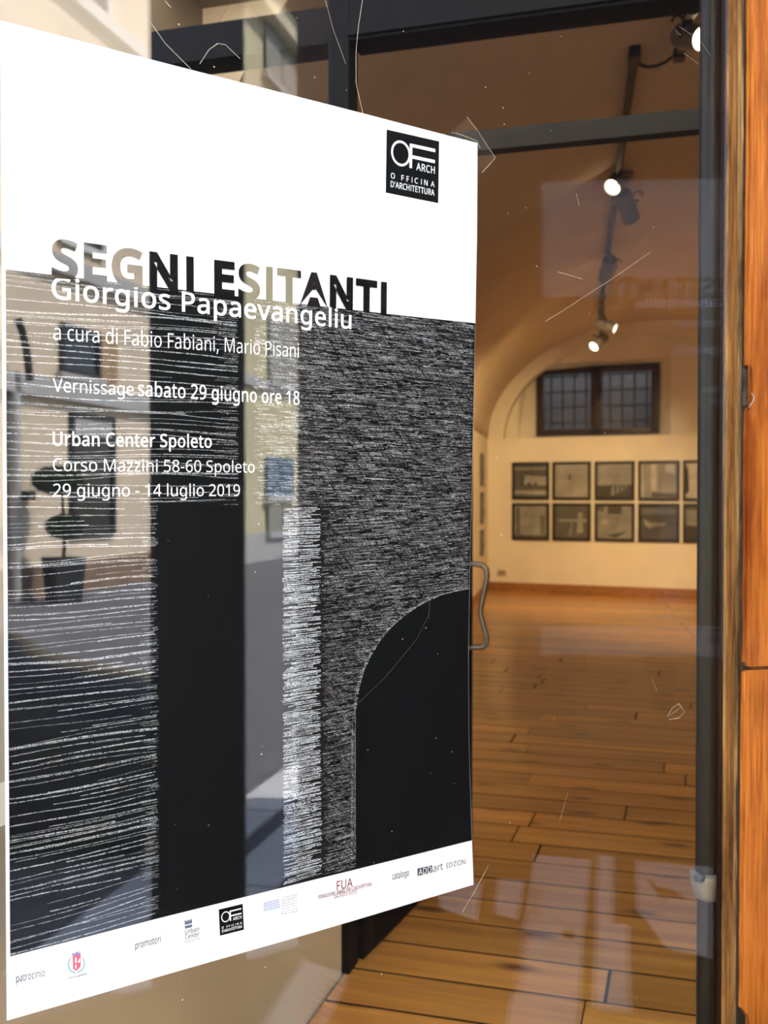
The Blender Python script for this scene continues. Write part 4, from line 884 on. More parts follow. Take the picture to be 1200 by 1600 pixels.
# light edges of the arch and of its jamb
for kx in range(5):
    xo = -0.0012 - kx * 0.0016
    pts = [(q[0] + xo + rs.uniform(-0.0004, 0.0004), q[1]) for q in [pp(556, y_) for y_ in range(1075 + kx * 18, 1345, 12)]]
    (SA if kx in (0, 3) else SB).add(pts, 0.0005)
for i in range(260):
    j = rs.randrange(4, len(arch) - 1); t = rs.random()
    x = arch[j][0] + (arch[j+1][0] - arch[j][0]) * t; z = arch[j][1] + (arch[j+1][1] - arch[j][1]) * t
    SA.add([(x - rs.uniform(0.001, 0.006), z + rs.uniform(0.0004, 0.002)), (x, z + 0.0006)], 0.0005)
SC.build('hatch_soft', ink_d, poster); SB.build('hatch_mid', ink_m, poster); SA.build('hatch_bright', ink_l, poster)
SK.build('hatch_dark', pblack, poster)
# bright comb column
S = Strokes()
z = pp(470, 795)[1]; zend = artB(x442)
while z > zend + 0.002:
    a = x442 + rs.uniform(-0.0012, 0.001); e2 = x500 + rs.uniform(-0.0015, 0.0012)
    if rs.random() < 0.3: a += rs.uniform(0, 0.02)
    if rs.random() < 0.35: e2 -= rs.uniform(0, 0.016)
    dz = rs.uniform(-0.0002, 0.0016)
    pts = [(a + (e2 - a) * q / 6, z + dz * q / 6 + rs.uniform(-0.00025, 0.00025)) for q in range(7)]
    pts = [p for p in pts if p[1] > artB(p[0]) + 0.0008]
    if len(pts) > 2: S.add(pts, [rs.uniform(0.0004, 0.0015) for _ in pts])
    z -= rs.uniform(0.0009, 0.0024)
S.build('comb_strokes', ink_c, poster)

# lettering
def letter(name, s, pL, pR, cap, mat, bold=0.0, space=1.0, layer=4, parent=None, topcap=None, minz=None):
    """fit a line between two baseline pixels; cap = capital height in metres"""
    vs, fs = text_data(s, bold, space)
    a = pp(*pL); b_ = pp(*pR)
    x0 = min(v[0] for v in vs); x1 = max(v[0] for v in vs)
    kx = (b_[0] - a[0]) / (x1 - x0); kz = cap / CAP
    out = []
    for x, y in vs:
        t = (x - x0) * kx
        out.append(P3(a[0] + t, a[1] + (b_[1] - a[1]) * t / (b_[0] - a[0]) + y * kz, layer))
    return mesh_obj(name, out, fs, mat, parent or poster)
def capm(px, y0, y1): return abs(pp(px, y0)[1] - pp(px, y1)[1])
letter('title_lettering', 'SEGNI', (80, 431), (302, 455.8), capm(590, 444, 489), pblack, 0.04)
letter('title_lettering', 'ESITANTI', (334, 459.4), (603, 489), capm(590, 444, 489), pblack, 0.04)
letter('artist_lettering', 'Giorgios Papaevangeliu', (80, 466), (548, 514), capm(100, 433, 466), ptext, 0.012, 1.0)
letter('curator_lettering', 'a cura di Fabio Fabiani, Mario Pisani', (83, 531), (466, 559), capm(200, 516, 540), ptext, -0.004)
letter('opening_lettering', 'Vernissage', (82, 612), (208, 618.5), capm(90, 591, 612), ptext, -0.004)
letter('opening_lettering', 'sabato 29 giugno ore 18', (215, 618.5), (467, 632.5), capm(300, 600, 622), ptext, 0.008)
letter('venue_lettering', 'Urban Center Spoleto', (82, 696), (330, 699.5), capm(90, 675, 696), ptext, 0.012)
letter('address_lettering', 'Corso Mazzini 58-60 Spoleto', (82, 736), (397, 738.5), capm(90, 716, 736), ptext, -0.002)
letter('dates_lettering', '29 giugno - 14 luglio 2019', (82, 776), (374, 775), capm(90, 756, 776), ptext, 0.0)
# footer
letter('patron_caption', 'patrocinio', (25, 1535), (70, 1525), capm(30, 1523, 1535), pgrey, 0.010, layer=1)
letter('promoter_caption', 'promotori', (211, 1483), (251, 1472), capm(215, 1471, 1482), pgrey, 0.010, layer=1)
letter('catalogue_caption', 'catalogo', (613, 1374.5), (639, 1368), capm(620, 1364, 1374), pgrey, 0.010, layer=1)
fua = M('print_wine', (0.16, 0.015, 0.035), 0.6)
letter('foundation_lettering', 'FUA', (526, 1391), (551, 1385), capm(530, 1377, 1391), fua, 0.008, layer=1)
letter('foundation_lettering', "FONDAZIONE UMBRA PER L'ARCHITETTURA", (497, 1404.5), (581, 1383.5), capm(500, 1399, 1404.5), fua, 0.02, layer=1)
letter('foundation_lettering', 'GALEAZZO ALESSI', (522, 1404), (558, 1395), capm(530, 1398.5, 1404), fua, 0.006, layer=1)
q = [pp(652, 1369), pp(675, 1363), pp(675, 1352), pp(652, 1357)]
pl = mesh_obj('publisher_plate', [P3(x, z, 1) for x, z in q], [(0, 1, 2, 3)], M('print_slate', (0.03, 0.04, 0.06), 0.6), poster)
letter('publisher_lettering', 'ADD', (653.5, 1367.5), (673.5, 1362.5), capm(660, 1356.5, 1366), ptext, 0.0, layer=2)
letter('publisher_lettering', 'art', (676, 1363), (692, 1358.5), capm(680, 1350.5, 1362), pgrey, 0.0, layer=1)
letter('publisher_lettering', 'EDIZIONI', (697.5, 1356.5), (728, 1349.5), capm(710, 1345.5, 1353.5), pgrey, 0.004, layer=1)
# square studio logo (large and small)
def studio_logo(tl, tr, br, bl):
    T = [pp(*c) for c in (tl, tr, br, bl)]
    def uv(u, v):          # v down
        top = (T[0][0] + (T[1][0] - T[0][0]) * u, T[0][1] + (T[1][1] - T[0][1]) * u)
        bot = (T[3][0] + (T[2][0] - T[3][0]) * u, T[3][1] + (T[2][1] - T[3][1]) * u)
        return (top[0] + (bot[0] - top[0]) * v, top[1] + (bot[1] - top[1]) * v)
    pl = mesh_obj('studio_logo', [P3(*uv(i / 4, j / 4), 1) for i in range(5) for j in range(5)],
                  [(i*5+j, i*5+j+1, i*5+j+6, i*5+j+5) for i in range(4) for j in range(4)], pblack, poster)
    S = Strokes()
    def st(pts, w):
        S.add([uv(*p) for p in pts], w * (T[1][0] - T[0][0]), 2)
    st([(0.265 + 0.165 * math.cos(a * math.pi / 16), 0.33 + 0.185 * math.sin(a * math.pi / 16)) for a in range(33)], 0.036)
    st([(0.455, 0.145), (0.455, 0.53)], 0.05)
    st([(0.44, 0.165), (0.92, 0.165)], 0.05)
    st([(0.46, 0.345), (0.92, 0.345)], 0.05)
    o = mesh_obj('logo_monogram', S.v, S.f, ptext, pl)
    def tx(s, u0, u1, v1, h, bold, space):
        vs, fs = text_data(s, bold, space)
        x0 = min(v[0] for v in vs); x1 = max(v[0] for v in vs)
        mesh_obj('logo_lettering', [P3(*uv(u0 + (u1 - u0) * (x - x0) / (x1 - x0), v1 - h * y / CAP), 2) for x, y in vs], fs, ptext, pl)
    tx('ARCH', 0.56, 0.92, 0.54, 0.115, 0.012, 1.05)
    tx('O FFICINA', 0.085, 0.92, 0.755, 0.085, 0.012, 1.6)
    tx("D'ARCHITETTURA", 0.085, 0.92, 0.895, 0.095, 0.012, 1.0)
    return pl
studio_logo((604, 202.5), (686, 221), (684.5, 317.5), (602.5, 301))
studio_logo((341.5, 1421), (379, 1412), (381, 1452.5), (343.5, 1462))
# town crest
cr = mesh_obj('town_crest', [P3(*pp(*c), 1) for c in ((113, 1494), (126, 1490), (126, 1510), (119.5, 1517), (114, 1514))], [(0, 1, 2, 3, 4)], M('print_red', (0.55, 0.03, 0.07), 0.6), poster)
mesh_obj('crest_charge', [P3(*pp(*c), 2) for c in ((117, 1496), (119, 1495.5), (119, 1504), (117, 1504.5), (121, 1503), (124.5, 1496), (124.5, 1503), (121, 1504), (117, 1507), (119, 1506.5), (119, 1513), (117, 1513))],
         [(0, 1, 2, 3), (4, 5, 6, 7), (8, 9, 10, 11)], ptext, cr)
mesh_obj('crest_crown', [P3(*pp(*c), 1) for c in ((114, 1494.5), (125, 1491), (126.5, 1487), (124, 1489), (122.5, 1485), (120.5, 1488.5), (118.5, 1486), (116.5, 1490), (114, 1488.5), (111.5, 1491))],
         [(9, 0, 1, 2, 3, 4, 5, 6, 7, 8)], M('print_violet', (0.16, 0.12, 0.35), 0.6), cr)
S = Strokes()
for sgn in (-1, 1):
    for a in range(9):
        an = math.radians(-90 + sgn * (12 + a * 14)); cx, cy = 119.5 + 12 * math.cos(an), 1506 - 13.5 * math.sin(an) - sgn * 0.8
        S.add([pp(cx - 1.4, cy + 1.2), pp(cx, cy), pp(cx + 1.6 * sgn, cy - 1.2)], 0.0016, 1)
mesh_obj('crest_wreath', S.v, S.f, M('print_teal', (0.10, 0.30, 0.36), 0.6), cr)
letter('crest_caption', 'Città di Spoleto', (105, 1530.5), (135.5, 1523), capm(110, 1526, 1530), pgrey, 0.01, layer=1, parent=cr)
# urban centre logo
tint = M('print_pale_blue', (0.70, 0.77, 0.82), 0.6)
uc = mesh_obj('centre_logo', [P3(*pp(*c), 1) for c in ((286, 1437), (313, 1430.5), (314, 1470), (287, 1476))], [(0, 1, 2, 3)], tint, poster)
bl = M('print_steel_blue', (0.09, 0.11, 0.21), 0.6)
vs = []; fs = []
for c in ([(288, 1440), (299.5, 1437), (299.8, 1442), (288.3, 1445)], [(288.4, 1446.5), (299.8, 1443.8), (300, 1448), (288.6, 1451)],
          [(288, 1438), (290.5, 1437.4), (290.5, 1440), (288, 1440)], [(292.5, 1437), (295, 1436.4), (295, 1439), (292.5, 1439)], [(297, 1436), (299.5, 1435.2), (299.5, 1438), (297, 1438)]):
    i = len(vs); vs += [P3(*pp(*q), 2) for q in c]; fs.append((i, i+1, i+2, i+3))
mesh_obj('logo_tower', vs, fs, bl, uc)
letter('logo_lettering', 'Urban', (288.5, 1459.5), (311, 1454), capm(290, 1452.5, 1459.5), bl, 0.012, layer=2, parent=uc)
letter('logo_lettering', 'Center', (288.5, 1467.5), (311, 1462), capm(290, 1460.5, 1467.5), bl, 0.012, layer=2, parent=uc)
letter('logo_lettering', 'SPOLETO', (288.5, 1473.5), (311.5, 1467.5), capm(290, 1470.2, 1473.5), fua, 0.01, 1.3, layer=2, parent=uc)
# order of architects block
ob = mesh_obj('order_logo', [P3(*pp(*c), 1) for c in ((411.5, 1410), (436, 1404), (437, 1418.5), (412, 1424))], [(0, 1, 2, 3)], M('print_lavender', (0.36, 0.43, 0.62), 0.6), poster)
S = Strokes()
for i in range(1, 7): S.add([pp(411.5 + 24.5*i/7, 1410 - 6*i/7), pp(412 + 24.5*i/7, 1424 - 6*i/7)], 0.0004, 2)
for i in range(1, 4): S.add([pp(411.5, 1410 + 3.5*i), pp(436.5, 1404 + 3.5*i)], 0.0004, 2)
mesh_obj('logo_grid', S.v, S.f, tint, ob)
for i, s in enumerate(('Ordine degli', 'Architetti', 'Pianificatori', 'Paesaggisti', 'Conservatori', 'provincia di', 'Perugia')):
    yy = 1404.5 + i * 4.2
    letter('logo_lettering', s, (440, yy), (465, yy - 6.2), capm(440, 1401.6, 1404.5), pgrey, 0.015 if i in (1, 6) else 0.0, 1.3 if i in (1, 6) else 1.0, layer=1, parent=ob)
# adhesive tape on the right corners
tapem = bpy.data.materials.new('clear_tape'); tapem.use_nodes = True
nt, N, L, b = nodes_of(tapem)
b.inputs['Base Color'].default_value = (0.8, 0.75, 0.65, 1); b.inputs['Roughness'].default_value = 0.15; b.inputs['Alpha'].default_value = 0.025
def lay(px, py, off):
    s, z = gl(px, py, PY); return (s - PS0, -0.0012 + off, z - PZ0)
tp = mesh_obj('tape', [lay(705, 205, 0), lay(729, 184, 0), lay(773, 248, 0), lay(750, 272, 0), lay(738, 225, 0.0005)], [(0, 1, 4), (1, 2, 4), (2, 3, 4), (3, 0, 4)], tapem, poster)
S = []
for pts in ([(729, 184), (745, 205), (772, 246)], [(773, 247), (765, 256), (752, 270)], [(704, 207), (722, 212), (744, 221), (749, 232)]):
    vs = []; fs = []
    P_ = [V((lay(*q, 0)[0], lay(*q, 0)[2])) for q in pts]
    for i, p in enumerate(P_):
        t = (P_[min(i+1, len(P_)-1)] - P_[max(i-1, 0)]).normalized(); nn = V((-t.y, t.x)) * 0.0004
        vs += [(p.x + nn.x, -0.0016, p.y + nn.y), (p.x - nn.x, -0.0016, p.y - nn.y)]
        if i: fs.append((2*i-2, 2*i-1, 2*i+1, 2*i))
    mesh_obj('tape_edge', vs, fs, scr, tp)

# ------------------------------------------------------------------ twin leaf on the right, with the second poster (seen mirrored)
def vp(px, d): return mirror(at_depth(px, 772, d))
hA = vp(1140, 2.52); hB = vp(232, 2.60)
ed = (hB - hA); ed.z = 0; LEN3 = ed.length; ed.normalize()
d3 = empty('door_3', (hA.x, hA.y, 0), math.atan2(ed.y, ed.x))     # local x outward to the street, y away from the glass leaf
tag(d3, 'dark brown open door leaf seen mirrored in the glass', 'door', kind='structure')
dn = V((-ed.y, ed.x, 0))
def lx(px):
    r = refl_plane(px, 772, V((hA.x, hA.y, CAMZ)), dn); return (r - hA).dot(ed)
dkw = wood_mat('dark_door_wood', (0.003, 0.002, 0.0015), (0.010, 0.006, 0.0045), rough=0.7, axis='Z')
brw = wood_mat('brown_door_wood', (0.10, 0.055, 0.04), (0.17, 0.10, 0.07), rough=0.6, axis='Z')
box('stile', lx(380), lx(235), 0, 0.045, 0.02, 3.0, dkw, d3, 0.004)
box('panel', 0.0, lx(518), 0, 0.045, 0.02, 3.0, dkw, d3, 0.004)
box('edge_post', lx(518), lx(466), 0, 0.05, 0.02, 3.0, brw, d3, 0.004)
box('top_rail', lx(466), lx(380), 0, 0.045, 2.86, 3.0, dkw, d3)
box('bottom_rail', lx(466), lx(380), 0, 0.045, 0.02, 0.12, dkw, d3)
p2 = copy_tree(poster)
p2.data = p2.data.copy(); p2.data.materials[0] = M('poster_paper_dimmed', (0.36, 0.36, 0.36), 0.7)  # sheet colour darkened to weaken its mirrored image
k2 = 1.22
zr = refl_plane(900, 1022, V((hA.x, hA.y, CAMZ)), dn).z
p2.scale = (k2, k2, k2)
p2.rotation_euler = (0, 0, math.atan2(ed.y, ed.x))
q = hA + ed * (lx(847) - PW * k2) - dn * 0.024
p2.location = (q.x, q.y, zr)
tag(p2, 'second copy of the exhibition poster on the open leaf, seen faintly mirrored', 'poster')
for c in list(p2.children):
    if c.name.startswith('tape') or (c.name.startswith('studio_logo') and c.data.vertices[0].co.z > PH * 0.5):
        for g_ in list(c.children): bpy.data.objects.remove(g_)
        bpy.data.objects.remove(c)

# table with catalogues in the angle of the two leaves
TZ = 0.58
def tp_(px, py, z=TZ):
    r = mdir(ray(px, py)); t = (z - CM.z) / r.z
    return CM + r * t
tb = empty('catalogue_table', (0, 0, 0), 0)
tag(tb, 'small dark table with catalogues in front of the glass', 'table')
tm = wood_mat('table_wood', (0.006, 0.003, 0.002), (0.014, 0.007, 0.004), rough=0.8, axis='X')
def gpos(s, off, z): return -GN * (GD - off) + GE * s + V((0, 0, z))
vs = [gpos(s_, o_, z) for s_, o_ in ((0.42, 0.10), (1.10, 0.115), (1.80, 0.21), (1.90, 0.60), (0.42, 0.60)) for z in (TZ - 0.025, TZ)]
mesh_obj('table_top', vs, [(0, 8, 6, 4, 2), (1, 3, 5, 7, 9), (0, 2, 3, 1), (2, 4, 5, 3), (4, 6, 7, 5), (6, 8, 9, 7), (8, 0, 1, 9)], tm, tb)
for s, of in ((0.47, 0.15), (1.74, 0.26), (1.80, 0.55), (0.47, 0.55)):
    p = gpos(s, of, 0); add = bmesh.new(); add_tube(add, [p, p + V((0, 0, TZ - 0.025))], 0.018, 8)
    bm_obj('leg', add, tm, tb, True, 50)
ctm = M('catalogue_paper', (0.82, 0.80, 0.80), 0.6)
cpr = M('catalogue_print', (0.10, 0.05, 0.04), 0.7)
def sheetpx(pts, label, th=0.008, marks=()):
    ps = [tp_(*p, TZ + th) for p in pts]
    c = sum(ps, V()) / len(ps)
    root = empty('catalogue', (c.x, c.y, TZ), 0)
    tag(root, label, 'catalogue', 'catalogues on the table')
    vs = [(p.x - c.x, p.y - c.y, 0.0005) for p in ps] + [(p.x - c.x, p.y - c.y, th) for p in ps]
    n_ = len(ps)
    mesh_obj('cover', vs, [tuple(range(n_)), tuple(range(n_, 2*n_))] + [(i, (i+1) % n_, n_ + (i+1) % n_, n_ + i) for i in range(n_)], ctm, root)
    for mk in marks:
        qs = [tp_(*p, TZ + th + 0.0006) for p in mk]
        mesh_obj('print_mark', [(p.x - c.x, p.y - c.y, th + 0.0006) for p in qs], [tuple(range(len(qs)))], cpr, root)
def ticks(x0, y0, x1, y1, n_, w, tilt=0.12, rs_=random.Random(4)):
    out = []
    for i in range(n_):
        t = (i + 0.5) / n_; x = x0 + (x1 - x0) * t; y_ = y0 + (y1 - y0) * t; h = (y1 - y0) / n_ * 0.27
        ww = w * rs_.uniform(0.7, 1)
        out.append([(x, y_ - h), (x + ww, y_ - h + tilt * ww), (x + ww, y_ + h + tilt * ww), (x, y_ + h)])
    return out
sheetpx([(838, 1336), (925, 1344), (916, 1446), (826, 1437)], 'white catalogue with small dark plate, farthest on the table', marks=ticks(838, 1382, 833, 1432, 8, 14))
sheetpx([(824, 1440), (914, 1449), (908, 1612), (796, 1602)], 'white catalogue with vertical lettering along its left edge', marks=ticks(818, 1455, 798, 1556, 13, 20) + [[(882, 1455), (903, 1457), (902, 1470), (881, 1468)]])
sheetpx([(938, 1337), (962, 1340), (961, 1440), (934, 1436)], 'narrow white leaflet beside the far catalogue')
sheetpx([(936, 1442), (986, 1446), (989, 1578), (932, 1572)], 'white leaflet with lettering along its right edge', marks=ticks(984, 1462, 986, 1566, 11, 8))
sheetpx([(998, 1346), (1114, 1356), (1114, 1492), (1046, 1478), (1020, 1440), (1000, 1420)], 'white sheet with a brown ink splash', marks=[[(1015, 1372), (1030, 1386), (1052, 1390), (1076, 1408), (1048, 1402), (1036, 1412), (1032, 1398), (1022, 1390)]])
sheetpx([(690, 1374), (756, 1380), (748, 1434), (690, 1414)], 'small white card left on the table')
sheetpx([(782, 1373), (822, 1377), (812, 1432), (776, 1424)], 'small white card next to the far catalogue')
# the one with readable letters on the left
sheetpx([(478, 1502), (548, 1526), (500, 1625), (415, 1600)], 'white catalogue with dark capital letters, nearest the poster', marks=ticks(515, 1528, 476, 1602, 8, 24, 0.3))

# ------------------------------------------------------------------ pictures on the back wall
framem = M('black_frame', (0.012, 0.011, 0.010), 0.4)
pglass = glass_mat('picture_glass', (0.97, 0.97, 0.97), 0.035)
def greym(v): return M('print_tone_%02d' % int(v * 100), (v, v * 0.97, v * 0.92), 0.7, var=0.25, scale=6)
rows = {0: (722.5, 780.5), 1: (786, 844.5)}
xs_px = [(800, 857.5), (863, 922.5), (929, 991), (997, 1061.5), (1067, 1133)]
arts = {
 (0,0): (0.10, [((0,.85),(1,.85),(1,.9),(0,.9),.35), ((.3,.38),(1,.36),(1,.62),(.32,.68),.42), ((.0,.08),(1,.06),(1,.2),(0,.2),.38), ((.4,.3),(.5,.3),(.5,.45),(.4,.45),.08), ((.62,.28),(.7,.28),(.7,.45),(.62,.45),.08)]),
 (1,0): (0.36, [((.38,.55),(.46,.5),(.5,.72),(.42,.68),.12)]),
 (2,0): (0.34, [((0,0),(1,0),(1,.38),(0,.36),.06), ((.4,.05),(.5,.08),(.5,.36),(.42,.34),.3), ((.55,.12),(.62,.14),(.62,.36),(.56,.35),.3), ((.68,.18),(.74,.2),(.74,.36),(.69,.36),.28), ((.8,.24),(.85,.25),(.85,.37),(.81,.37),.26)]),
 (3,0): (0.33, [((.28,.2),(.46,.2),(.44,.98),(.28,.98),.6), ((.0,.0),(.1,.0),(.06,.98),(0,.98),.5), ((.66,.78),(.95,.7),(.95,.95),(.7,.95),.6), ((.3,.02),(1,.02),(1,.12),(.3,.16),.1)]),  # pale shapes are daylight reflections painted onto the print
 (4,0): (0.62, [((0,.1),(.1,.2),(.06,.8),(0,.95),.05)]),  # pale base tone stands in for daylight mirrored in the glazing
 (0,1): (0.33, [((.05,.1),(.16,.1),(.16,.95),(.05,.95),.12), ((.8,.1),(.95,.1),(.95,.7),(.8,.7),.16), ((.2,.55),(.75,.55),(.75,.6),(.2,.6),.42), ((0,0),(1,0),(1,.08),(0,.08),.1)]),
 (1,1): (0.10, [((.1,.52),(.95,.5),(.95,.6),(.1,.58),.36), ((.66,.15),(.85,.18),(.82,.8),(.7,.8),.34), ((.4,.05),(.5,.1),(.55,.5),(.48,.5),.25)]),
 (2,1): (0.30, [((.3,.75),(.7,.75),(.7,.98),(.3,.98),.08), ((.25,.1),(.55,.02),(.9,.25),(.52,.15),.06), ((.1,.45),(.3,.4),(.3,.6),(.15,.6),.4), ((0,.85),(.2,.8),(.2,1),(0,1),.12)]),
 (3,1): (0.09, [((.05,.62),(.28,.48),(.28,.3),(.12,.42),.34), ((.28,.5),(.7,.5),(.7,.42),(.28,.36),.26), ((0,.75),(1,.78),(1,.92),(0,.92),.16)]),
 (4,1): (0.30, [((0,0),(1,0),(1,.3),(0,.45),.07), ((.0,.9),(1,.8),(1,1),(0,1),.12)]),
}
names = [['far left', 'second from left', 'third from left', 'fourth from left', 'rightmost'], ]
desc = {(0,0): 'dark landscape print with a pale band', (1,0): 'nearly blank grey print with one small dark figure', (2,0): 'grey print with a row of pale posts over a dark base',
        (3,0): 'print with window reflections painted as pale shapes', (4,0): 'print painted pale as reflected daylight, half hidden by the pole', (0,1): 'grey print with dark vertical sides', (1,1): 'dark print crossed by a pale cross shape',
        (2,1): 'grey print with a dark notch at its top', (3,1): 'dark print with a pale slab', (4,1): 'grey print with a dark lower corner beside the pole'}
for r_ in (0, 1):
    for c_, (xa, xb) in enumerate(xs_px):
        lo = rows[r_]; sh = [0, 0.5, 1.0, 1.6, 2.4][c_]
        a = bkpt(xa, lo[0] - (sh * 1.4 if r_ == 0 else -sh*0.2), -0.03); b_ = bkpt(xb, lo[1] + (sh if r_ == 0 else sh * 2.0), -0.03)
        w_ = (b_ - a).dot(BK); h_ = a.z - b_.z
        x0 = (a - LB).dot(BK)
        root = empty('picture_frame', LB + bk3(x0, -0.03, b_.z), math.atan2(BK.y, BK.x))
        tag(root, 'black framed %s, %s row' % (desc[(c_, r_)], 'upper' if r_ == 0 else 'lower'), 'picture', 'framed prints on the back wall')
        F = 0.03
        box('frame_side', 0, F, 0, 0.03, 0, h_, framem, root); box('frame_side', w_ - F, w_, 0, 0.03, 0, h_, framem, root)
        box('frame_side', F, w_ - F, 0, 0.03, 0, F, framem, root); box('frame_side', F, w_ - F, 0, 0.03, h_ - F, h_, framem, root)
        base, shp = arts[(c_, r_)]
        pr = box('print', F, w_ - F, 0.016, 0.028, F, h_ - F, greym(base), root)
        for k_, sh_ in enumerate(shp):
            v_ = sh_[-1]
            mesh_obj('print_shape', [(F + (w_ - 2*F) * min(max(u, 0.0), 1.0), 0.0155 - 0.0004*k_, F + (h_ - 2*F) * min(v, 1.0)) for u, v in sh_[:-1]], [(0, 1, 2, 3)], greym(v_), pr)
        box('glazing', F, w_ - F, 0.008, 0.011, F, h_ - F, pglass, root)
# small prints on the left wall seen edge on
def lwpt(d): return LF + RA * ((d - LF.y) / RA.y)
for i, (dd, z0, z1, lb) in enumerate(((11.55, 1.50, 1.85, 'small framed print high on the left wall near the corner'), (11.55, 1.08, 1.42, 'small framed print on the left wall below the high one'), (11.55, 0.72, 1.0, 'lowest small framed print on the left wall near the corner'))):
    p = lwpt(dd)
    root = empty('wall_print', (p.x, p.y, z0), math.atan2(-RA.y, -RA.x) )
    tag(root, lb, 'picture', 'small prints on the left wall')
    box('frame', -0.02, 0.30, 0.001, 0.02, 0, z1 - z0, framem, root)
    box('print', 0.0, 0.28, 0.02, 0.022, 0.02, z1 - z0 - 0.02, greym(0.33), root)
    box('print_shape', 0.06, 0.2, 0.022, 0.0225, 0.06, (z1 - z0) * 0.5, greym(0.10), root)
# socket on the back wall
a = bkpt(777, 896, -0.008)
so = empty('wall_socket', LB + bk3((a - LB).dot(BK), -0.009, a.z - 0.03), math.atan2(BK.y, BK.x))
tag(so, 'small cream wall socket low on the back wall', 'socket')
box('plate', 0, 0.11, 0, 0.009, 0, 0.075, M('socket_plastic', (0.5, 0.42, 0.30), 0.5), so, 0.003)
box('insert', 0.018, 0.092, -0.002, 0.0, 0.016, 0.059, M('socket_insert', (0.30, 0.24, 0.16), 0.5), so)

# ------------------------------------------------------------------ track lights
TRZ = CAMZ + 1.86
trm = M('track_black', (0.02, 0.018, 0.016), 0.5)
lampm = M('lamp_grey', (0.24, 0.225, 0.20), 0.45, 0.3, var=0.08, scale=30)
def tk(px, py): return at_z(px, py, TRZ)
ta = tk(990, 96); td = RA.copy()
tend = ta + td * 6.3
def ceil_z(p):
    c = LB + RB * HW; x = (V((p.x, p.y, 0)) - c).dot(RB)
    return SPR + RISE * math.sqrt(max(0, 1 - (x / HW) ** 2))
trk = empty('lighting_track', (ta.x, ta.y, TRZ), math.atan2(RA.y, RA.x))
tag(trk, 'long black lighting track running down the vault', 'lighting track', 'lighting tracks')
box('rail', 0.0, 6.3, -0.018, 0.018, -0.018, 0.018, trm, trk, 0.003)
box('end_cap', -0.11, 0.0, -0.024, 0.024, -0.024, 0.024, trm, trk, 0.004)
for xx in (0.3, 3.0, 6.0):
    p = ta + RA * xx; box('ceiling_mount', xx - 0.02, xx + 0.02, -0.012, 0.012, 0.018, max(0.03, ceil_z(p) - TRZ + 0.005), trm, trk)
tb2 = tk(1062, 82)
trk2 = empty('lighting_track', (tb2.x, tb2.y, TRZ), math.atan2(-RA.y, -RA.x))
tag(trk2, 'short black lighting track at the top right nearest the door', 'lighting track', 'lighting tracks')
box('rail', 0.0, 1.1, -0.018, 0.018, -0.018, 0.018, trm, trk2, 0.003)
box('end_cap', -0.05, 0.02, -0.024, 0.024, -0.024, 0.024, trm, trk2, 0.004)
for xx in (0.4, 0.9):
    p = tb2 - RA * xx; box('ceiling_mount', xx - 0.02, xx + 0.02, -0.012, 0.012, 0.018, max(0.03, ceil_z(p) - TRZ + 0.005), trm, trk2)
inv = Matrix.Rotation(-math.atan2(RA.y, RA.x), 4, 'Z') @ Matrix.Translation(-V((ta.x, ta.y, TRZ)))
Dc = (tk(992, 96).y)
cpts = [inv @ at_depth(px, py, Dc + 0.02*0) for px, py in ((996, 96), (1002, 102), (1012, 105), (1026, 103), (1040, 97), (1052, 88), (1058, 82))]
tube('joint_cable', cpts, 0.0075, trm, trk, 8)

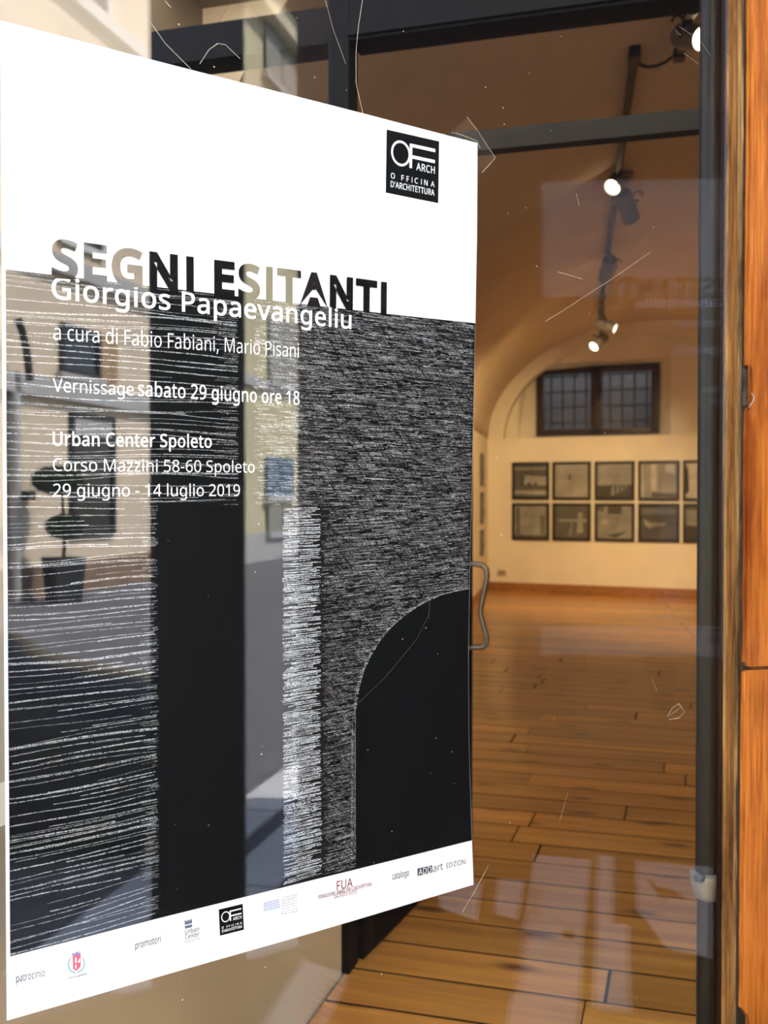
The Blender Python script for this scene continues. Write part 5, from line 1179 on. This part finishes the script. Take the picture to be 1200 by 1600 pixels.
WARM = (1.0, 0.69, 0.32)
lensm = M('lamp_lens', (1, 0.9, 0.7), 0.3, emit=((1.0, 0.82, 0.55), 9.0))
def spotlight(px, py, D, aim, label, energy, lit=True, big=1.0, spot=70, joint=None):
    """head centred on pixel at depth D; aim = unit direction of the beam"""
    c = at_depth(px, py, D)
    aim = V(aim).normalized()
    # foot on the track above
    base = joint if joint is not None else V((c.x, c.y, TRZ - 0.02))
    root = empty('track_spotlight', base)
    tag(root, label, 'spotlight', 'spotlights on the tracks')
    R, Ln = 0.042 * big, 0.15 * big
    box('adapter', -0.018, 0.018, -0.05, 0.05, -0.05, 0.0, lampm, root, 0.004)
    h = c - base
    st = V((0, 0, -0.05))
    bm = bmesh.new(); add_tube(bm, [st, V((st.x * 0.5, 0, h.z * 0.45)), h - aim * Ln * 0.12 + V((0, 0, R * 0.7))], 0.012 * big, 8)
    bm_obj('arm', bm, lampm, root, True, 50)
    mt = Matrix.Translation(h) @ aim.to_track_quat('Z', 'Y').to_matrix().to_4x4()
    body = lathe('housing', [(R * 0.55, -Ln * 0.55), (R * 0.92, -Ln * 0.5), (R, -Ln * 0.42), (R, Ln * 0.5), (R * 0.9, Ln * 0.5), (R * 0.84, Ln * 0.40)], lampm, root, 24, mt)
    lathe('lens', [(0.0001, Ln * 0.41), (R * 0.82, Ln * 0.41), (R * 0.82, Ln * 0.45), (R * 0.4, Ln * 0.48), (0.0001, Ln * 0.485)], lensm if lit else framem, body, 20, mt)
    bm = bmesh.new()
    up = V((0, 0, 1)); sd = aim.cross(up).normalized()
    add_tube(bm, [h + sd * (R + 0.003) * sg + aim * 0.0 for sg in (-1, 1)], 0.008 * big, 8)
    bm_obj('pivot', bm, trm, root, True, 50)
    lo = h + V((0, 0, 0.05)) + sd * R * 1.2
    ring = [lo + (sd * math.cos(a * math.pi / 8) + up * math.sin(a * math.pi / 8)) * 0.022 * big for a in range(14)]
    bm = bmesh.new(); add_tube(bm, ring, 0.004 * big, 6); bm_obj('cable_loop', bm, trm, root, True)
    if energy:
        ld = bpy.data.lights.new('lamp_beam', 'SPOT'); ld.energy = energy; ld.color = WARM
        ld.spot_size = math.radians(spot); ld.spot_blend = 0.8; ld.shadow_soft_size = 0.03
        lo_ = bpy.data.objects.new('lamp_beam', ld); COL.objects.link(lo_); lo_.parent = root
        lo_.location = h + aim * Ln * 0.56
        lo_.rotation_euler = aim.to_track_quat('-Z', 'Y').to_euler()
    return root
def online(D):    # point on the long track at depth D
    return ta + RA * ((D - ta.y) / RA.y) - V((0, 0, 0.018))
def online2(D): return tb2 - RA * ((tb2.y - D) / RA.y) - V((0, 0, 0.018))
spotlight(967, 281, 6.05, (-0.55, -0.52, -0.65), 'lit spotlight facing the door, nearest on the long track', 60, spot=48, big=1.25, joint=online(6.0))
spotlight(979, 322, 6.35, (0.42, 0.62, -0.55), 'grey spotlight turned to the right just below the lit nearest one', 330, big=1.35, joint=online(6.3))
spotlight(950, 421, 7.95, (0.0, 0.80, -0.52), 'grey spotlight with its back to the door in the middle of the long track', 430, big=1.4, joint=online(7.9))
spotlight(947, 508, 9.55, (0.72, -0.28, -0.34), 'lit spotlight turned right towards the far end of the long track', 80, big=1.25, joint=online(9.5))
spotlight(936, 534, 9.95, (-0.62, -0.40, -0.55), 'lit spotlight turned left, farthest on the long track', 60, big=1.25, joint=online(9.9))
spotlight(1081, 58, 4.05, (0.25, -0.85, -0.45), 'lit spotlight at the top right, the lower of the pair', 120, big=1.2, joint=online2(4.1))
spotlight(1080, -6, 3.85, (0.25, -0.85, -0.40), 'lit spotlight at the top right, the upper of the pair', 120, big=1.2, joint=online2(3.85))

# ------------------------------------------------------------------ across the street (seen in the reflection)
A1 = mirror(at_z(30, 941, 0)); A2 = mirror(at_z(235, 906, 0))
BD = (A2 - A1); BD.z = 0; BD.normalize()
BO = V((-BD.y, BD.x, 0))                       # towards the shop
BROT = math.atan2(BD.y, BD.x)
def bpx(px, py):
    p = refl_plane(px, py, A1, BO); return (p - A1).dot(BD), p.z
cream = M('cream_render', (0.76, 0.62, 0.46), 0.9, var=0.06, scale=1.2)
yellow = M('yellow_render', (0.68, 0.60, 0.38), 0.9, var=0.06, scale=1.2)
stone = M('grey_stone_trim', (0.50, 0.48, 0.46), 0.8, var=0.1, scale=5)
brownb = M('brown_plinth', (0.26, 0.17, 0.11), 0.85, var=0.2, scale=4)
dglass = M('dark_window_glass', (0.02, 0.022, 0.025), 0.15)
shut = M('grey_shutter', (0.34, 0.32, 0.27), 0.7, var=0.1)
shutb = M('brown_shutter', (0.45, 0.30, 0.16), 0.7, var=0.1)
whitef = M('white_window_frame', (0.75, 0.74, 0.70), 0.6)
blackf = M('black_window_frame', (0.02, 0.02, 0.025), 0.5)
bA = empty('town_building', A1, BROT)
tag(bA, 'cream rendered town building with grey string courses across the street', 'building')
xA1 = bpx(300, 772)[0]
xA0 = -14.0
box('wall', xA0, xA1, -5.0, 0.0, 0.0, 11.5, cream, bA)
box('plinth', xA0, xA1, 0.0, 0.05, 0.0, 0.45, brownb, bA)
zc1 = bpx(120, 615)[1]
box('string_course', xA0, xA1, 0.0, 0.12, zc1 - 0.13, zc1 + 0.13, stone, bA)
zc2 = bpx(180, 449)[1]
box('string_course', xA0, xA1, 0.0, 0.14, zc2 - 0.12, zc2 + 0.12, stone, bA)
zc3 = bpx(170, 46)[1]
box('string_course', xA0, xA1, 0.0, 0.14, zc3 - 0.10, zc3 + 0.10, whitef, bA)
box('roof_eave', xA0, xA1, -5.3, 0.6, 11.5, 11.75, brownb, bA)
def win(parent, px0, px1, py0, py1, fm, gm_, name='window', fw=0.07, transom=None, panel=None):
    xa, zt_ = bpx(px0, py0); xb_, _ = bpx(px1, py0); zb_ = bpx((px0+px1)/2, py1)[1]; zt_ = bpx((px0+px1)/2, py0)[1]
    w = box(name, xa, xb_, 0.0, 0.03, zb_, zt_, gm_, parent)
    box('casing', xa, xa + fw, 0.03, 0.07, zb_, zt_, fm, w); box('casing', xb_ - fw, xb_, 0.03, 0.07, zb_, zt_, fm, w)
    box('casing', xa + fw, xb_ - fw, 0.03, 0.07, zt_ - fw, zt_, fm, w); box('casing', xa + fw, xb_ - fw, 0.03, 0.07, zb_, zb_ + fw, fm, w)
    if transom:
        zz = zb_ + (zt_ - zb_) * transom; box('transom', xa + fw, xb_ - fw, 0.03, 0.07, zz - fw/2, zz + fw/2, fm, w)
        if panel: box('blind', xa + fw, xb_ - fw, 0.03, 0.05, zz + fw/2, zt_ - fw, panel, w)
    return xa, xb_, zb_, zt_, w
xa, xb_, z0, z1, w = win(bA, 92, 152, 512, 588, blackf, dglass)
box('shutter', xb_, xb_ + (xb_ - xa) * 0.5, 0.01, 0.05, z0, z1, shutb, w)
box('sill', xa - 0.1, xb_ + 0.1, 0.0, 0.12, z0 - 0.1, z0, stone, w)
win(bA, 107, 175, 648, 838, blackf, dglass, transom=0.80, panel=stone)
xa, xb_, z0, z1, w = win(bA, 90, 170, -60, 14, whitef, dglass, fw=0.14)
win(bA, 90, 160, 318, 392, whitef, dglass, fw=0.1)
win(bA, -160, -60, 512, 600, blackf, dglass); win(bA, -190, -60, 650, 850, blackf, dglass, transom=0.8, panel=stone); win(bA, -180, -70, 280, 380, whitef, dglass, fw=0.1)
# grey downpipe and black wrought bracket at the left
dx, _ = bpx(14, 772)
bm = bmesh.new(); add_tube(bm, [(dx, 0.09, 0.02), (dx, 0.09, zc1 - 0.13)], 0.075, 10); bm_obj('downpipe', bm, stone, bA, True, 50)
bpts = [bpx(1, 500), bpx(8, 520), bpx(14, 545), bpx(18, 575), bpx(20, 596)]
bm = bmesh.new(); add_tube(bm, [(x, 0.25, z) for x, z in bpts], 0.05, 8); bm_obj('iron_bracket', bm, blackf, bA, True, 50)
bx, bz_ = bpx(40, 774)
mb = empty('letter_box', A1 + BD * bx + BO * 0.0 + V((0, 0, bz_ - 0.06)), BROT)
tag(mb, 'small black letter box on the cream building wall', 'letter box')
box('case', -0.09, 0.09, 0.001, 0.10, 0, 0.12, blackf, mb, 0.01); box('flap', -0.07, 0.07, 0.10, 0.106, 0.075, 0.10, M('flap_metal', (0.1, 0.1, 0.1), 0.4), mb)

bC = empty('town_building', A1 + BD * (xA1 + 0.02), BROT)
tag(bC, 'yellow rendered town building with overhanging eaves farther down the street', 'building')
ox = xA1 + 0.02
def winC(px0, px1, py0, py1, shm):
    xa, zt_ = bpx(px0, (py0 + py1) / 2); xb_, _ = bpx(px1, 772); zt_ = bpx((px0+px1)/2, py0)[1]; zb_ = bpx((px0+px1)/2, py1)[1]
    w = box('window', xa - ox, xb_ - ox, 0.0, 0.03, zb_, zt_, dglass, bC)
    m_ = (xa + xb_) / 2 - ox
    box('shutter', xa - ox - 0.1, m_ - 0.03, 0.03, 0.08, zb_, zt_, shm, w); box('shutter', m_ + 0.03, xb_ - ox + 0.1, 0.03, 0.08, zb_, zt_, shm, w)
    box('sill', xa - ox - 0.2, xb_ - ox + 0.2, 0.0, 0.15, zb_ - 0.12, zb_, stone, w)
zEave = bpx(440, 18)[1]
xC1 = bpx(640, 772)[0] - ox
box('wall', 0, xC1, -6.0, 0.0, 0.0, zEave, yellow, bC)
box('cornice', 0, xC1, 0.0, 0.35, zEave - 0.7, zEave - 0.25, M('pale_cornice', (0.72, 0.63, 0.42), 0.85), bC)
box('roof_eave', 0, xC1, -6.2, 0.7, zEave, zEave + 0.22, brownb, bC)
box('plinth', 0, xC1, 0, 0.05, 0, 0.6, stone, bC)
box('string_course', 0, xC1, 0, 0.1, 3.6, 3.8, stone, bC)
winC(414, 458, 66, 140, shut); winC(420, 456, 500, 600, shut); winC(418, 456, 290, 390, shut)
winC(416, 452, 715, 775, M('blue_shutter', (0.10, 0.16, 0.22), 0.6)); winC(418, 456, 790, 830, shut)

# clipped tree in a square pot
tz = at_z(100, 941, 0); tpos = mirror(tz)
tpos = V((tpos.x, tpos.y, 0))
tk_ = (tpos - CM).length
tree = empty('potted_topiary', tpos, 0.5)
tag(tree, 'two-tiered clipped green topiary in a dark square pot before the cream building', 'potted plant')
potm = M('dark_pot', (0.02, 0.022, 0.03), 0.5)
vs = [(-0.17,-0.17,0),(0.17,-0.17,0),(0.17,0.17,0),(-0.17,0.17,0),(-0.21,-0.21,0.58),(0.21,-0.21,0.58),(0.21,0.21,0.58),(-0.21,0.21,0.58),(-0.17,-0.17,0.58),(0.17,-0.17,0.58),(0.17,0.17,0.58),(-0.17,0.17,0.58),(-0.17,-0.17,0.53),(0.17,-0.17,0.53),(0.17,0.17,0.53),(-0.17,0.17,0.53)]
mesh_obj('pot', vs, [(0,3,2,1),(0,1,5,4),(1,2,6,5),(2,3,7,6),(3,0,4,7),(4,5,9,8),(5,6,10,9),(6,7,11,10),(7,4,8,11),(8,9,13,12),(9,10,14,13),(10,11,15,14),(11,8,12,15),(12,13,14,15)], potm, tree)
tube('stem', [(0,0,0.53),(0.01,0.01,0.9),(0.0,-0.02,1.25),(-0.02,0,1.55)], [0.03,0.025,0.022,0.02], M('bark', (0.12,0.09,0.06), 0.9), tree, 8)
leafm = M('clipped_leaves', (0.035, 0.07, 0.025), 0.7, var=0.5, scale=12)
rs = random.Random(5)
for (cx, cz, rx, rz_) in ((0.02, 0.98, 0.23, 0.13), (-0.08, 1.58, 0.30, 0.16)):
    vs = []; fs = []
    for k_ in range(900):
        u = rs.uniform(-1, 1); a = rs.uniform(0, 6.283); r_ = math.sqrt(1 - u*u) * rs.uniform(0.85, 1.05)
        c = V((cx + rx * r_ * math.cos(a), rx * r_ * math.sin(a), cz + rz_ * u))
        d1_ = V((rs.gauss(0,1), rs.gauss(0,1), rs.gauss(0,1))).normalized() * 0.05; d2_ = d1_.orthogonal().normalized() * 0.025
        i = len(vs); vs += [c - d1_, c + d2_, c + d1_, c - d2_]; fs.append((i, i+1, i+2, i+3))
    o = mesh_obj('foliage', vs, fs, leafm, tree); o['kind'] = 'stuff'
    bm = bmesh.new(); bmesh.ops.create_icosphere(bm, subdivisions=3, radius=1.0)
    for v in bm.verts: v.co = V((cx + v.co.x * rx * 0.9, v.co.y * rx * 0.9, cz + v.co.z * rz_ * 0.9))
    bm_obj('crown_core', bm, leafm, tree, True)

# pale strips: sunlit street patch put into colour, gaps as its shadow stripes
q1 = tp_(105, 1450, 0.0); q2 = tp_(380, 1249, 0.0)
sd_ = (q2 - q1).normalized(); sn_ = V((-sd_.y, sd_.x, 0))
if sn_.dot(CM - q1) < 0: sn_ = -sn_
slabm = M('sun_patch_pale', (0.72, 0.74, 0.78), 0.8, var=0.12, scale=4, bump=0.1, bscale=30)
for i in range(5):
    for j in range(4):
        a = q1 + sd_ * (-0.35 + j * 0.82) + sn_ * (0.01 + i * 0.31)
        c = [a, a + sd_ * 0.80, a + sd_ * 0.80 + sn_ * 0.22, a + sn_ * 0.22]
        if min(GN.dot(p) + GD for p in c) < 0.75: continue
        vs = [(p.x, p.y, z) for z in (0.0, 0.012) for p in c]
        o = mesh_obj('sun_patch_slab', vs, [(0,3,2,1),(4,5,6,7),(0,1,5,4),(1,2,6,5),(2,3,7,6),(3,0,4,7)], slabm, g)
# covered scooter, dark and low, near the right leaf
c0 = vp(40, 4.2)
sx = mdir(V((1, 0, 0))); srot = math.atan2(sx.y, sx.x)
scv = empty('covered_scooter', (c0.x, c0.y, 0), srot)
tag(scv, 'dark covered scooter reflected low at the left of the poster', 'scooter')
tarp = M('dark_tarpaulin', (0.014, 0.012, 0.018), 0.28, var=0.2, scale=6, bump=0.1, bscale=8)
def sxx(px): return (px - 40) / 1600.0 * 4.2
def shz(py): return CAMZ - (py - 772) / 1600.0 * 4.2
prof = [(-1.05, 0.62), (-0.95, 0.84), (-0.75, 0.94), (-0.5, 0.97), (-0.28, 0.93), (sxx(0), shz(985)), (sxx(28), shz(1002)), (sxx(60), shz(1022)), (sxx(120), shz(1034)), (sxx(180), shz(1046)), (sxx(235), shz(1060)), (sxx(290), shz(1085)), (sxx(325), 0.40)]
bm = bmesh.new(); rings = []
for x, zt_ in prof:
    w_ = 0.30
    ring = []
    for k_ in range(13):
        a = math.pi * k_ / 12
        yy = -w_ * math.cos(a); zz = zt_ - 0.22 * (1 - math.sin(a) ** 0.6)
        ring.append(bm.verts.new((x, yy, max(zz, 0.1))))
    ring = [bm.verts.new((x, -w_ * 1.12, 0.10))] + ring + [bm.verts.new((x, w_ * 1.12, 0.10))]
    rings.append(ring)
for a_, b_ in zip(rings, rings[1:]):
    for k_ in range(len(a_) - 1): bm.faces.new((a_[k_], b_[k_], b_[k_+1], a_[k_+1]))
bm.faces.new(rings[0]); bm.faces.new(rings[-1][::-1])
bm_obj('cover', bm, tarp, scv, True, 60)
rub = M('tyre_rubber', (0.02, 0.02, 0.02), 0.8)
for x in (-0.72, 0.42):
    lathe('wheel', [(0.10, -0.05), (0.19, -0.055), (0.22, -0.03), (0.22, 0.03), (0.19, 0.055), (0.10, 0.05)], rub, scv, 24, Matrix.Translation((x, 0, 0.22)) @ Matrix.Rotation(math.pi/2, 4, 'X'))

sc.cycles.max_bounces = 10
sc.cycles.transparent_max_bounces = 24
sc.cycles.caustics_reflective = True
